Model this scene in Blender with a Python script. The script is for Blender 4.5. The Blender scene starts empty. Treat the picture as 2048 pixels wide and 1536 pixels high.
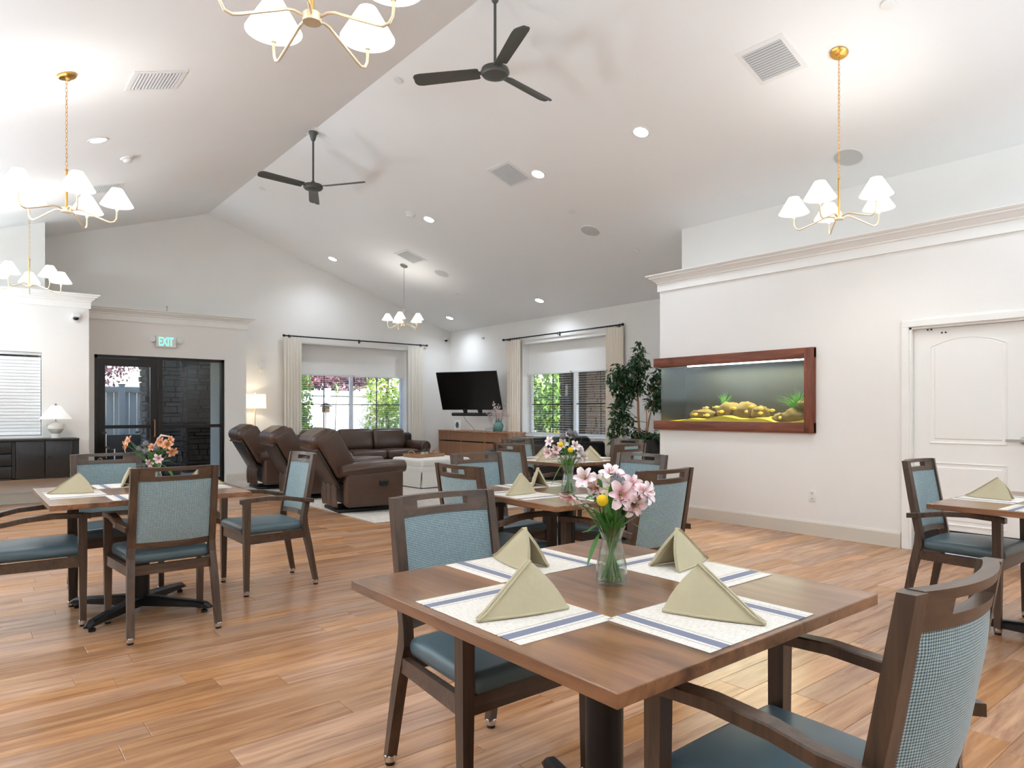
import bpy, bmesh, math, random
from math import sin, cos, pi, tan, atan, atan2, sqrt, radians
from mathutils import Vector, Matrix, Euler

scene = bpy.context.scene
COL = scene.collection

# ------------------------------------------------------------------ camera
YAW = radians(39.1)
FOC = 1366.0                     # focal length in pixels of the 2048 wide frame
CAM_Z = 1.26
cam_data = bpy.data.cameras.new('camera')
cam = bpy.data.objects.new('camera', cam_data)
COL.objects.link(cam)
cam.location = (0, 0, CAM_Z)
cam.rotation_euler = (pi / 2, 0, -YAW)
cam_data.sensor_fit = 'HORIZONTAL'
cam_data.sensor_width = 36.0
cam_data.lens = FOC / 2048 * 36.0
cam_data.shift_y = (823.4 - 768) / 2048
cam_data.clip_start = 0.05
cam_data.clip_end = 300
scene.camera = cam

# ------------------------------------------------------------------ world, sun, exposure
scene.view_settings.view_transform = 'Standard'
scene.view_settings.look = 'None'
scene.view_settings.gamma = 1.0
scene.view_settings.use_curve_mapping = False
scene.view_settings.exposure = 0.68
world = bpy.data.worlds.new('world')
scene.world = world
world.use_nodes = True
wn = world.node_tree
wn.nodes.clear()
sky = wn.nodes.new('ShaderNodeTexSky')
sky.sky_type = 'NISHITA'
sky.sun_disc = False
sky.sun_elevation = radians(40)
sky.sun_rotation = radians(195)
sky.air_density = 1.0
sky.dust_density = 1.5
bg = wn.nodes.new('ShaderNodeBackground')
bg.inputs['Strength'].default_value = 0.75
wo = wn.nodes.new('ShaderNodeOutputWorld')
wn.links.new(sky.outputs[0], bg.inputs[0])
wn.links.new(bg.outputs[0], wo.inputs[0])

sun_data = bpy.data.lights.new('sun', 'SUN')
sun_data.energy = 6.5
sun_data.angle = radians(0.6)
sun_data.color = (1.0, 0.96, 0.9)
sun = bpy.data.objects.new('sun', sun_data)
COL.objects.link(sun)
sun.rotation_euler = Vector((0.26, 0.93, -0.82)).to_track_quat('-Z', 'Y').to_euler()

def area_light(name, loc, target, size, power, color=(1, 1, 1)):
    d = bpy.data.lights.new(name, 'AREA')
    d.shape = 'SQUARE'
    d.size = size
    d.energy = power
    d.color = color
    o = bpy.data.objects.new(name, d)
    COL.objects.link(o)
    o.location = loc
    o.rotation_euler = (Vector(target) - Vector(loc)).to_track_quat('-Z', 'Y').to_euler()
    return o
# added fill lamps behind the camera, aimed up into the vault
FL = (0.77, 0.96, 1.12)
UP = lambda x, y, z: ((x, y, z), (x, y + .001, z + 1))
area_light('fill_light', *UP(1.5, -2.2, 1.7), 1.2, 105, FL)
area_light('fill_light', *UP(5.0, -1.6, 1.7), 1.2, 60, FL)
# more added fill lamps aimed straight up, in the unseen left side
area_light('fill_light', *UP(-1.9, 3.2, 1.45), 0.9, 70, FL)
area_light('fill_light', *UP(-1.9, 7.0, 1.45), 0.9, 85, FL)
area_light('fill_light', *UP(-1.7, 10.4, 1.45), 0.9, 85, FL)

scene.cycles.max_bounces = 8
scene.cycles.diffuse_bounces = 5
scene.cycles.glossy_bounces = 4
scene.cycles.transmission_bounces = 6
scene.cycles.transparent_max_bounces = 16
scene.cycles.caustics_reflective = False
scene.cycles.caustics_refractive = False
scene.cycles.sample_clamp_indirect = 6.0

# ------------------------------------------------------------------ helpers: materials
def c3(r, g, b):
    def f(v):
        v /= 255.0
        return v / 12.92 if v <= 0.04045 else ((v + 0.055) / 1.055) ** 2.4
    return (f(r), f(g), f(b), 1.0)

def new_mat(name):
    m = bpy.data.materials.new(name)
    m.use_nodes = True
    nt = m.node_tree
    b = nt.nodes['Principled BSDF']
    return m, nt, b

def N(nt, kind, **kw):
    n = nt.nodes.new(kind)
    for k, v in kw.items():
        setattr(n, k, v)
    return n

def plain(name, col, rough=0.5, metal=0.0, var=0.06, scale=30.0, bump=0.0, coat=0.0, spec=0.5, emit=None, emit_s=0.0, sheen=0.0):
    m, nt, b = new_mat(name)
    tc = N(nt, 'ShaderNodeTexCoord')
    no = N(nt, 'ShaderNodeTexNoise')
    no.inputs['Scale'].default_value = scale
    no.inputs['Detail'].default_value = 3
    nt.links.new(tc.outputs['Object'], no.inputs['Vector'])
    mx = N(nt, 'ShaderNodeMix', data_type='RGBA')
    mx.inputs['A'].default_value = [min(1, c * (1 - var)) for c in col[:3]] + [1]
    mx.inputs['B'].default_value = [min(1, c * (1 + var)) for c in col[:3]] + [1]
    nt.links.new(no.outputs['Fac'], mx.inputs['Factor'])
    nt.links.new(mx.outputs['Result'], b.inputs['Base Color'])
    b.inputs['Roughness'].default_value = rough
    b.inputs['Metallic'].default_value = metal
    b.inputs['Specular IOR Level'].default_value = spec
    b.inputs['Coat Weight'].default_value = coat
    b.inputs['Coat Roughness'].default_value = 0.15
    b.inputs['Sheen Weight'].default_value = sheen
    if emit:
        b.inputs['Emission Color'].default_value = emit
        b.inputs['Emission Strength'].default_value = emit_s
    if bump:
        bp = N(nt, 'ShaderNodeBump')
        bp.inputs['Strength'].default_value = bump
        bp.inputs['Distance'].default_value = 0.002
        nt.links.new(no.outputs['Fac'], bp.inputs['Height'])
        nt.links.new(bp.outputs['Normal'], b.inputs['Normal'])
    return m

def wood(name, dark, light, axis=0, scale=9.0, rough=0.4, coat=0.0, stretch=14.0, knots=False, spec=0.5, attr=False):
    """stretched-noise grain along one object axis"""
    m, nt, b = new_mat(name)
    tc = N(nt, 'ShaderNodeTexCoord')
    mp = N(nt, 'ShaderNodeMapping')
    s = [scale * stretch] * 3
    s[axis] = scale
    mp.inputs['Scale'].default_value = s
    nt.links.new(tc.outputs['Object'], mp.inputs['Vector'])
    no = N(nt, 'ShaderNodeTexNoise')
    no.inputs['Scale'].default_value = 0.32
    no.inputs['Detail'].default_value = 7
    no.inputs['Roughness'].default_value = 0.62
    no.inputs['Distortion'].default_value = 0.8
    vec = mp.outputs['Vector']
    if attr:
        at = N(nt, 'ShaderNodeAttribute', attribute_name='rnd')
        ad = N(nt, 'ShaderNodeVectorMath', operation='MULTIPLY_ADD')
        ad.inputs[1].default_value = (60, 60, 60)
        nt.links.new(at.outputs['Vector'], ad.inputs[0])
        nt.links.new(vec, ad.inputs[2])
        vec = ad.outputs[0]
    nt.links.new(vec, no.inputs['Vector'])
    rp = N(nt, 'ShaderNodeValToRGB')
    rp.color_ramp.elements[0].position = 0.32
    rp.color_ramp.elements[0].color = dark
    rp.color_ramp.elements[1].position = 0.66
    rp.color_ramp.elements[1].color = light
    nt.links.new(no.outputs['Fac'], rp.inputs['Fac'])
    out = rp.outputs['Color']
    if knots:
        kn = N(nt, 'ShaderNodeTexNoise')
        kn.inputs['Scale'].default_value = 3.2
        kn.inputs['Detail'].default_value = 1
        nt.links.new(tc.outputs['Object'], kn.inputs['Vector'])
        kr = N(nt, 'ShaderNodeValToRGB')
        kr.color_ramp.elements[0].position = 0.27
        kr.color_ramp.elements[0].color = (0.25, 0.2, 0.18, 1)
        kr.color_ramp.elements[1].position = 0.36
        kr.color_ramp.elements[1].color = (1, 1, 1, 1)
        nt.links.new(kn.outputs['Fac'], kr.inputs['Fac'])
        mu = N(nt, 'ShaderNodeMix', data_type='RGBA', blend_type='MULTIPLY')
        mu.inputs['Factor'].default_value = 1
        nt.links.new(out, mu.inputs['A'])
        nt.links.new(kr.outputs['Color'], mu.inputs['B'])
        out = mu.outputs['Result']
    if attr:
        hs = N(nt, 'ShaderNodeHueSaturation')
        mr = N(nt, 'ShaderNodeMapRange')
        mr.inputs['To Min'].default_value = 0.80
        mr.inputs['To Max'].default_value = 1.16
        sp = N(nt, 'ShaderNodeSeparateXYZ')
        nt.links.new(at.outputs['Vector'], sp.inputs[0])
        nt.links.new(sp.outputs['X'], mr.inputs['Value'])
        nt.links.new(mr.outputs['Result'], hs.inputs['Value'])
        mr2 = N(nt, 'ShaderNodeMapRange')
        mr2.inputs['To Min'].default_value = 0.88
        mr2.inputs['To Max'].default_value = 1.08
        nt.links.new(sp.outputs['Y'], mr2.inputs['Value'])
        nt.links.new(mr2.outputs['Result'], hs.inputs['Saturation'])
        nt.links.new(out, hs.inputs['Color'])
        out = hs.outputs['Color']
    nt.links.new(out, b.inputs['Base Color'])
    b.inputs['Roughness'].default_value = rough
    b.inputs['Coat Weight'].default_value = coat
    b.inputs['Coat Roughness'].default_value = 0.12
    b.inputs['Specular IOR Level'].default_value = spec
    return m

def math_node(nt, op, a, b=None, c=None):
    n = N(nt, 'ShaderNodeMath', operation=op)
    for i, v in enumerate((a, b, c)):
        if v is None:
            continue
        if isinstance(v, (int, float)):
            n.inputs[i].default_value = v
        else:
            nt.links.new(v, n.inputs[i])
    return n.outputs[0]

def houndstooth(name, dark, light, rep=0.0065):
    m, nt, b = new_mat(name)
    tc = N(nt, 'ShaderNodeTexCoord')
    sp = N(nt, 'ShaderNodeSeparateXYZ')
    nt.links.new(tc.outputs['Object'], sp.inputs[0])
    t = rep / 8
    u = math_node(nt, 'FLOOR', math_node(nt, 'DIVIDE', math_node(nt, 'ADD', sp.outputs['X'], 5.0), t))
    v = math_node(nt, 'FLOOR', math_node(nt, 'DIVIDE', sp.outputs['Z'], t))
    wu = math_node(nt, 'LESS_THAN', math_node(nt, 'MODULO', u, 8), 3.5)
    wv = math_node(nt, 'LESS_THAN', math_node(nt, 'MODULO', v, 8), 3.5)
    tw = math_node(nt, 'LESS_THAN', math_node(nt, 'MODULO', math_node(nt, 'ADD', u, v), 4), 1.5)
    itw = math_node(nt, 'SUBTRACT', 1.0, tw)
    f = math_node(nt, 'ADD', math_node(nt, 'MULTIPLY', wu, tw), math_node(nt, 'MULTIPLY', wv, itw))
    no = N(nt, 'ShaderNodeTexNoise')
    no.inputs['Scale'].default_value = 90
    nt.links.new(tc.outputs['Object'], no.inputs['Vector'])
    mx = N(nt, 'ShaderNodeMix', data_type='RGBA')
    mx.inputs['A'].default_value = dark
    mx.inputs['B'].default_value = light
    nt.links.new(f, mx.inputs['Factor'])
    hs = N(nt, 'ShaderNodeHueSaturation')
    mr = N(nt, 'ShaderNodeMapRange')
    mr.inputs['To Min'].default_value = 0.75
    mr.inputs['To Max'].default_value = 1.25
    nt.links.new(no.outputs['Fac'], mr.inputs['Value'])
    nt.links.new(mr.outputs['Result'], hs.inputs['Value'])
    nt.links.new(mx.outputs['Result'], hs.inputs['Color'])
    nt.links.new(hs.outputs['Color'], b.inputs['Base Color'])
    b.inputs['Roughness'].default_value = 0.85
    b.inputs['Sheen Weight'].default_value = 0.25
    b.inputs['Specular IOR Level'].default_value = 0.25
    return m

def placemat_mat(name):
    m, nt, b = new_mat(name)
    tc = N(nt, 'ShaderNodeTexCoord')
    sp = N(nt, 'ShaderNodeSeparateXYZ')
    nt.links.new(tc.outputs['Object'], sp.inputs[0])
    ax = math_node(nt, 'ABSOLUTE', sp.outputs['X'])
    def band(c, w):
        return math_node(nt, 'LESS_THAN', math_node(nt, 'ABSOLUTE', math_node(nt, 'SUBTRACT', ax, c)), w)
    blue = band(0.158, 0.0155)
    dash = math_node(nt, 'LESS_THAN', math_node(nt, 'MODULO', math_node(nt, 'ADD', sp.outputs['Y'], 2.0), 0.0045), 0.0024)
    thin = math_node(nt, 'MULTIPLY', math_node(nt, 'ADD', band(0.185, 0.0016), band(0.131, 0.0016)), dash)
    no = N(nt, 'ShaderNodeTexNoise')
    mp = N(nt, 'ShaderNodeMapping')
    mp.inputs['Scale'].default_value = (60, 900, 60)
    nt.links.new(tc.outputs['Object'], mp.inputs['Vector'])
    nt.links.new(mp.outputs['Vector'], no.inputs['Vector'])
    no.inputs['Scale'].default_value = 1
    rp = N(nt, 'ShaderNodeValToRGB')
    rp.color_ramp.elements[0].color = c3(196, 186, 172)
    rp.color_ramp.elements[0].position = 0.3
    rp.color_ramp.elements[1].color = c3(238, 230, 220)
    rp.color_ramp.elements[1].position = 0.6
    nt.links.new(no.outputs['Fac'], rp.inputs['Fac'])
    m1 = N(nt, 'ShaderNodeMix', data_type='RGBA')
    nt.links.new(blue, m1.inputs['Factor'])
    nt.links.new(rp.outputs['Color'], m1.inputs['A'])
    m1.inputs['B'].default_value = c3(122, 124, 142)
    m2 = N(nt, 'ShaderNodeMix', data_type='RGBA')
    nt.links.new(thin, m2.inputs['Factor'])
    nt.links.new(m1.outputs['Result'], m2.inputs['A'])
    m2.inputs['B'].default_value = c3(74, 74, 88)
    nt.links.new(m2.outputs['Result'], b.inputs['Base Color'])
    b.inputs['Roughness'].default_value = 0.7
    return m

def thin_glass(name, tint=(1, 1, 1, 1), refl=1.0, rough=0.0):
    m = bpy.data.materials.new(name)
    m.use_nodes = True
    nt = m.node_tree
    nt.nodes.clear()
    tr = N(nt, 'ShaderNodeBsdfTransparent')
    tr.inputs['Color'].default_value = tint
    gl = N(nt, 'ShaderNodeBsdfGlossy')
    gl.inputs['Roughness'].default_value = rough
    fr = N(nt, 'ShaderNodeFresnel')
    ge = N(nt, 'ShaderNodeNewGeometry')      # same reflectance on both faces of the sheet
    mi = N(nt, 'ShaderNodeMapRange')
    mi.inputs['To Min'].default_value = 1.5
    mi.inputs['To Max'].default_value = 1 / 1.5
    nt.links.new(ge.outputs['Backfacing'], mi.inputs['Value'])
    nt.links.new(mi.outputs['Result'], fr.inputs['IOR'])
    f = math_node(nt, 'MULTIPLY', fr.outputs[0], refl)
    mx = N(nt, 'ShaderNodeMixShader')
    nt.links.new(f, mx.inputs[0])
    nt.links.new(tr.outputs[0], mx.inputs[1])
    nt.links.new(gl.outputs[0], mx.inputs[2])
    o = N(nt, 'ShaderNodeOutputMaterial')
    nt.links.new(mx.outputs[0], o.inputs[0])
    return m

def emitter(name, col, strength):
    m = bpy.data.materials.new(name)
    m.use_nodes = True
    nt = m.node_tree
    nt.nodes.clear()
    e = N(nt, 'ShaderNodeEmission')
    e.inputs['Color'].default_value = col
    e.inputs['Strength'].default_value = strength
    o = N(nt, 'ShaderNodeOutputMaterial')
    nt.links.new(e.outputs[0], o.inputs[0])
    return m

def shade_mat(name, col, glow_col, glow):
    """lamp shade: pleated translucent cloth that glows"""
    m = bpy.data.materials.new(name)
    m.use_nodes = True
    nt = m.node_tree
    nt.nodes.clear()
    d = N(nt, 'ShaderNodeBsdfDiffuse')
    d.inputs['Color'].default_value = col
    t = N(nt, 'ShaderNodeBsdfTranslucent')
    t.inputs['Color'].default_value = col
    mx = N(nt, 'ShaderNodeMixShader')
    mx.inputs[0].default_value = 0.4
    nt.links.new(d.outputs[0], mx.inputs[1])
    nt.links.new(t.outputs[0], mx.inputs[2])
    e = N(nt, 'ShaderNodeEmission')
    e.inputs['Color'].default_value = glow_col
    e.inputs['Strength'].default_value = glow
    ad = N(nt, 'ShaderNodeAddShader')
    nt.links.new(mx.outputs[0], ad.inputs[0])
    nt.links.new(e.outputs[0], ad.inputs[1])
    o = N(nt, 'ShaderNodeOutputMaterial')
    nt.links.new(ad.outputs[0], o.inputs[0])
    return m

def leaf_mat(name, a, b_, rough=0.5, trans=0.3):
    m = bpy.data.materials.new(name)
    m.use_nodes = True
    nt = m.node_tree
    nt.nodes.clear()
    g = N(nt, 'ShaderNodeNewGeometry')
    mx = N(nt, 'ShaderNodeMix', data_type='RGBA')
    mx.inputs['A'].default_value = a
    mx.inputs['B'].default_value = b_
    nt.links.new(g.outputs['Random Per Island'], mx.inputs['Factor'])
    p = N(nt, 'ShaderNodeBsdfPrincipled')
    p.inputs['Roughness'].default_value = rough
    nt.links.new(mx.outputs['Result'], p.inputs['Base Color'])
    t = N(nt, 'ShaderNodeBsdfTranslucent')
    nt.links.new(mx.outputs['Result'], t.inputs['Color'])
    ms = N(nt, 'ShaderNodeMixShader')
    ms.inputs[0].default_value = trans
    nt.links.new(p.outputs[0], ms.inputs[1])
    nt.links.new(t.outputs[0], ms.inputs[2])
    o = N(nt, 'ShaderNodeOutputMaterial')
    nt.links.new(ms.outputs[0], o.inputs[0])
    return m

def petal_mat(name, tip, throat):
    m, nt, b = new_mat(name)
    tc = N(nt, 'ShaderNodeTexCoord')
    sp = N(nt, 'ShaderNodeSeparateXYZ')
    nt.links.new(tc.outputs['Generated'], sp.inputs[0])
    no = N(nt, 'ShaderNodeTexNoise')
    no.inputs['Scale'].default_value = 60
    nt.links.new(tc.outputs['Object'], no.inputs['Vector'])
    f = math_node(nt, 'ADD', sp.outputs['X'], math_node(nt, 'MULTIPLY', math_node(nt, 'SUBTRACT', no.outputs['Fac'], 0.5), 0.5))
    rp = N(nt, 'ShaderNodeValToRGB')
    rp.color_ramp.elements[0].color = throat
    rp.color_ramp.elements[0].position = 0.05
    rp.color_ramp.elements[1].color = tip
    rp.color_ramp.elements[1].position = 0.5
    nt.links.new(f, rp.inputs['Fac'])
    nt.links.new(rp.outputs['Color'], b.inputs['Base Color'])
    b.inputs['Roughness'].default_value = 0.5
    b.inputs['Subsurface Weight'].default_value = 0.0
    return m

M = {}
M['wall'] = plain('wall_paint', c3(238, 235, 230), 0.75, var=0.015, scale=3, bump=0.02)
M['ceiling'] = plain('ceiling_paint', c3(244, 243, 241), 0.85, var=0.01, scale=3)
M['trim'] = plain('trim_paint', c3(240, 238, 233), 0.45, var=0.01, scale=3)
M['base'] = plain('baseboard_paint', c3(214, 206, 192), 0.45, var=0.02, scale=5)
M['white'] = plain('white_plastic', c3(236, 235, 232), 0.4, var=0.01)
M['whitegloss'] = plain('white_vinyl', c3(232, 233, 234), 0.35, var=0.02)
M['black'] = plain('black_metal', c3(24, 24, 26), 0.4, metal=0.3, var=0.1)
M['blackplastic'] = plain('black_plastic', c3(16, 16, 17), 0.35, var=0.1)
M['bronze'] = plain('dark_bronze', c3(30, 22, 17), 0.35, metal=0.2, var=0.1)
M['gunmetal'] = plain('gunmetal_fan', c3(86, 86, 81), 0.45, metal=0.3, var=0.12, scale=14)
M['chrome'] = plain('chrome', c3(210, 210, 212), 0.12, metal=1.0, var=0.02)
M['nickel'] = plain('satin_nickel', c3(178, 172, 164), 0.3, metal=1.0, var=0.04)
M['brass'] = plain('brushed_brass', c3(222, 176, 96), 0.3, metal=1.0, var=0.05)
M['palebrass'] = plain('pale_brass', c3(232, 214, 182), 0.35, metal=0.6, var=0.04)
M['candle'] = plain('candle_sleeve', c3(240, 228, 208), 0.5, var=0.02)
M['floor'] = wood('oak_plank', c3(152, 104, 72), c3(202, 152, 110), axis=0, scale=5.5, rough=0.26, stretch=11, attr=True, spec=0.6)
M['subfloor'] = plain('plank_joint', c3(74, 50, 36), 0.8)
M['walnut'] = wood('walnut_frame', c3(52, 37, 28), c3(88, 66, 50), axis=2, scale=7, rough=0.38, coat=0.15)
M['walnutx'] = wood('walnut_rail', c3(56, 40, 31), c3(92, 70, 54), axis=0, scale=7, rough=0.36, coat=0.15)
M['tabletop'] = wood('walnut_tabletop', c3(84, 52, 32), c3(152, 106, 72), axis=1, scale=4.2, rough=0.28, coat=0.35, stretch=9)
M['redwood'] = wood('knotty_alder', c3(88, 42, 24), c3(136, 74, 48), axis=1, scale=5, rough=0.5, stretch=10, knots=True)
M['console'] = wood('console_walnut', c3(128, 88, 62), c3(186, 138, 104), axis=2, scale=4, rough=0.45, stretch=16)
M['traywood'] = wood('tray_wood', c3(140, 96, 66), c3(184, 140, 104), axis=0, scale=6, rough=0.5)
M['trunk'] = wood('ficus_trunk', c3(150, 104, 70), c3(196, 150, 112), axis=2, scale=6, rough=0.8)
M['seat'] = plain('slate_blue_vinyl', c3(86, 106, 114), 0.36, var=0.06, scale=14, bump=0.05)
M['fabric'] = houndstooth('teal_houndstooth', c3(42, 78, 98), c3(176, 194, 192), .006)
M['leather'] = plain('brown_leather', c3(74, 54, 43), 0.33, var=0.22, scale=9, bump=0.25)
M['leather_dark'] = plain('dark_leather', c3(40, 34, 31), 0.32, var=0.2, scale=9, bump=0.2)
M['leather_black'] = plain('black_leather', c3(26, 25, 26), 0.25, var=0.2, scale=9, bump=0.25)
M['linen'] = plain('white_linen', c3(226, 221, 212), 0.85, var=0.03, scale=60, bump=0.1)
M['curtain'] = plain('ivory_curtain', c3(238, 232, 222), 0.85, var=0.03, scale=40)
M['curtain2'] = plain('cream_curtain', c3(240, 229, 214), 0.85, var=0.03, scale=40)
M['napkin'] = plain('khaki_napkin', c3(190, 177, 146), 0.85, var=0.05, scale=80, bump=0.15)
M['placemat'] = placemat_mat('striped_placemat')
M['glass'] = thin_glass('window_glass', (0.97, 0.985, 0.98, 1), 1.0)
M['doorglass'] = thin_glass('door_glass', (0.66, 0.68, 0.68, 1), 0.7)
M['vase'] = thin_glass('clear_vase_glass', (0.94, 0.96, 0.95, 1), 1.6)
M['water'] = thin_glass('vase_water', (0.90, 0.95, 0.91, 1), 0.8)
M['tankglass'] = thin_glass('tank_glass', (0.9, 0.94, 0.93, 1), 0.8)
M['tankback'] = plain('tank_back', c3(12, 16, 16), 0.6, var=0.2, scale=2)
M['sand'] = plain('tank_sand', c3(226, 196, 40), 0.9, var=0.2, scale=120, bump=0.3)
M['tankrock'] = plain('tank_rock', c3(104, 84, 34), 0.9, var=0.4, scale=14, bump=0.4)
M['fish'] = plain('yellow_fish', c3(226, 196, 84), 0.5, var=0.1)
M['algae'] = leaf_mat('tank_plant', c3(40, 120, 40), c3(110, 180, 60))
M['shade'] = shade_mat('lit_shade', c3(246, 240, 230), (1.0, 0.93, 0.84, 1), 0.55)
M['shade2'] = shade_mat('lit_drum_shade', c3(240, 228, 205), (1.0, 0.88, 0.68, 1), 0.45)
M['shade3'] = shade_mat('cone_shade_added_glow', c3(244, 242, 238), (1, 0.98, 0.95, 1), 0.12)  # faint glow added to brighten a shade that is not lit
M['bulb'] = emitter('bulb_glow', (1.0, 0.92, 0.82, 1), 9)
M['led'] = emitter('downlight_glow', (1.0, 0.985, 0.96, 1), 22)
M['tanklight'] = emitter('tank_light', (0.75, 0.88, 1.0, 1), 7)
M['exit'] = emitter('exit_letters', c3(120, 235, 190), 1.3)
M['speaker'] = plain('speaker_grille', c3(204, 204, 202), 0.7, var=0.06, scale=300)
M['ventdark'] = plain('vent_recess', c3(96, 96, 95), 0.9, var=0.05)
M['slat'] = plain('vent_slat', c3(206, 206, 204), 0.5, var=0.02)
M['screen'] = plain('tv_screen', c3(6, 6, 7), 0.18, var=0.1)
M['ceramic'] = plain('white_ceramic', c3(222, 220, 212), 0.4, var=0.04, scale=12)
M['teal'] = plain('teal_glaze', c3(92, 138, 134), 0.3, var=0.12, scale=10)
M['book'] = plain('slate_book', c3(70, 82, 94), 0.6, var=0.1)
M['paper'] = plain('paper', c3(228, 226, 220), 0.7, var=0.03)
M['blackwood'] = plain('black_lacquer', c3(22, 22, 22), 0.35, var=0.12, scale=20)
M['planter'] = plain('black_planter', c3(22, 23, 26), 0.5, var=0.1)
M['soil'] = plain('potting_soil', c3(58, 44, 34), 0.95, var=0.3)
M['navy'] = plain('navy_vinyl', c3(20, 32, 46), 0.4, var=0.1)
M['rug'] = plain('cream_rug', c3(196, 188, 178), 0.95, var=0.35, scale=16, bump=0.3)
M['stem'] = plain('green_stem', c3(92, 134, 62), 0.5, var=0.15)
M['blade'] = leaf_mat('lily_leaf', c3(44, 104, 40), c3(92, 150, 66), 0.4)
M['ficus'] = leaf_mat('ficus_leaf', c3(30, 62, 40), c3(70, 108, 66), 0.35, 0.15)
M['pink'] = petal_mat('pink_petal', c3(246, 216, 218), c3(230, 150, 168))
M['blush'] = petal_mat('blush_petal', c3(246, 232, 230), c3(230, 182, 198))
M['peach'] = petal_mat('peach_petal', c3(240, 178, 140), c3(226, 120, 70))
M['stamen'] = plain('stamen', c3(196, 160, 90), 0.6)
M['craspedia'] = plain('craspedia', c3(236, 194, 26), 0.8, var=0.15, scale=200, bump=0.5)
M['darkend'] = plain('dark_tank_end', c3(10, 14, 13), 0.25)
M['thistle'] = leaf_mat('sea_holly', c3(104, 110, 116), c3(160, 152, 154), 0.6)
M['blossom'] = leaf_mat('blossom', c3(232, 208, 202), c3(246, 232, 226), 0.6)
M['twig'] = plain('brown_twig', c3(92, 72, 60), 0.8)
M['stone'] = plain('ledge_stone', c3(126, 118, 114), 0.85, var=0.35, scale=8, bump=0.5)
M['stone_shaded'] = plain('shaded_ledge_stone', c3(84, 66, 52), 0.85, var=0.35, scale=8, bump=0.5)  # porch shade put into a darker copy of the ledge stone
M['mortar'] = plain('mortar', c3(52, 47, 44), 0.95)
M['fence'] = plain('white_vinyl_fence', c3(236, 238, 240), 0.4, var=0.01)
M['ground'] = plain('concrete_walk', c3(176, 172, 166), 0.9, var=0.1, scale=4)
M['mulch'] = plain('mulch_bed', c3(84, 66, 52), 0.95, var=0.3, scale=20)
M['soffit'] = plain('porch_soffit', c3(60, 48, 38), 0.8, var=0.1)
M['roof'] = plain('roof_deck', c3(110, 104, 98), 0.9)
M['arbor'] = leaf_mat('arborvitae', c3(92, 128, 40), c3(176, 196, 84), 0.6, 0.35)
M['shrub'] = leaf_mat('shrub_green', c3(44, 92, 36), c3(110, 152, 60), 0.6, 0.3)
M['plum'] = leaf_mat('plum_leaf', c3(96, 52, 66), c3(190, 140, 150), 0.6, 0.35)
M['pine'] = leaf_mat('maple_green', c3(72, 112, 44), c3(150, 182, 84), 0.6, 0.35)
M['yellowfl'] = leaf_mat('yellow_flower', c3(230, 190, 40), c3(240, 216, 90), 0.6, 0.2)
M['bark'] = plain('bark', c3(88, 68, 54), 0.9, var=0.3)
M['cedar'] = plain('cedar', c3(190, 150, 96), 0.8)

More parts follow.
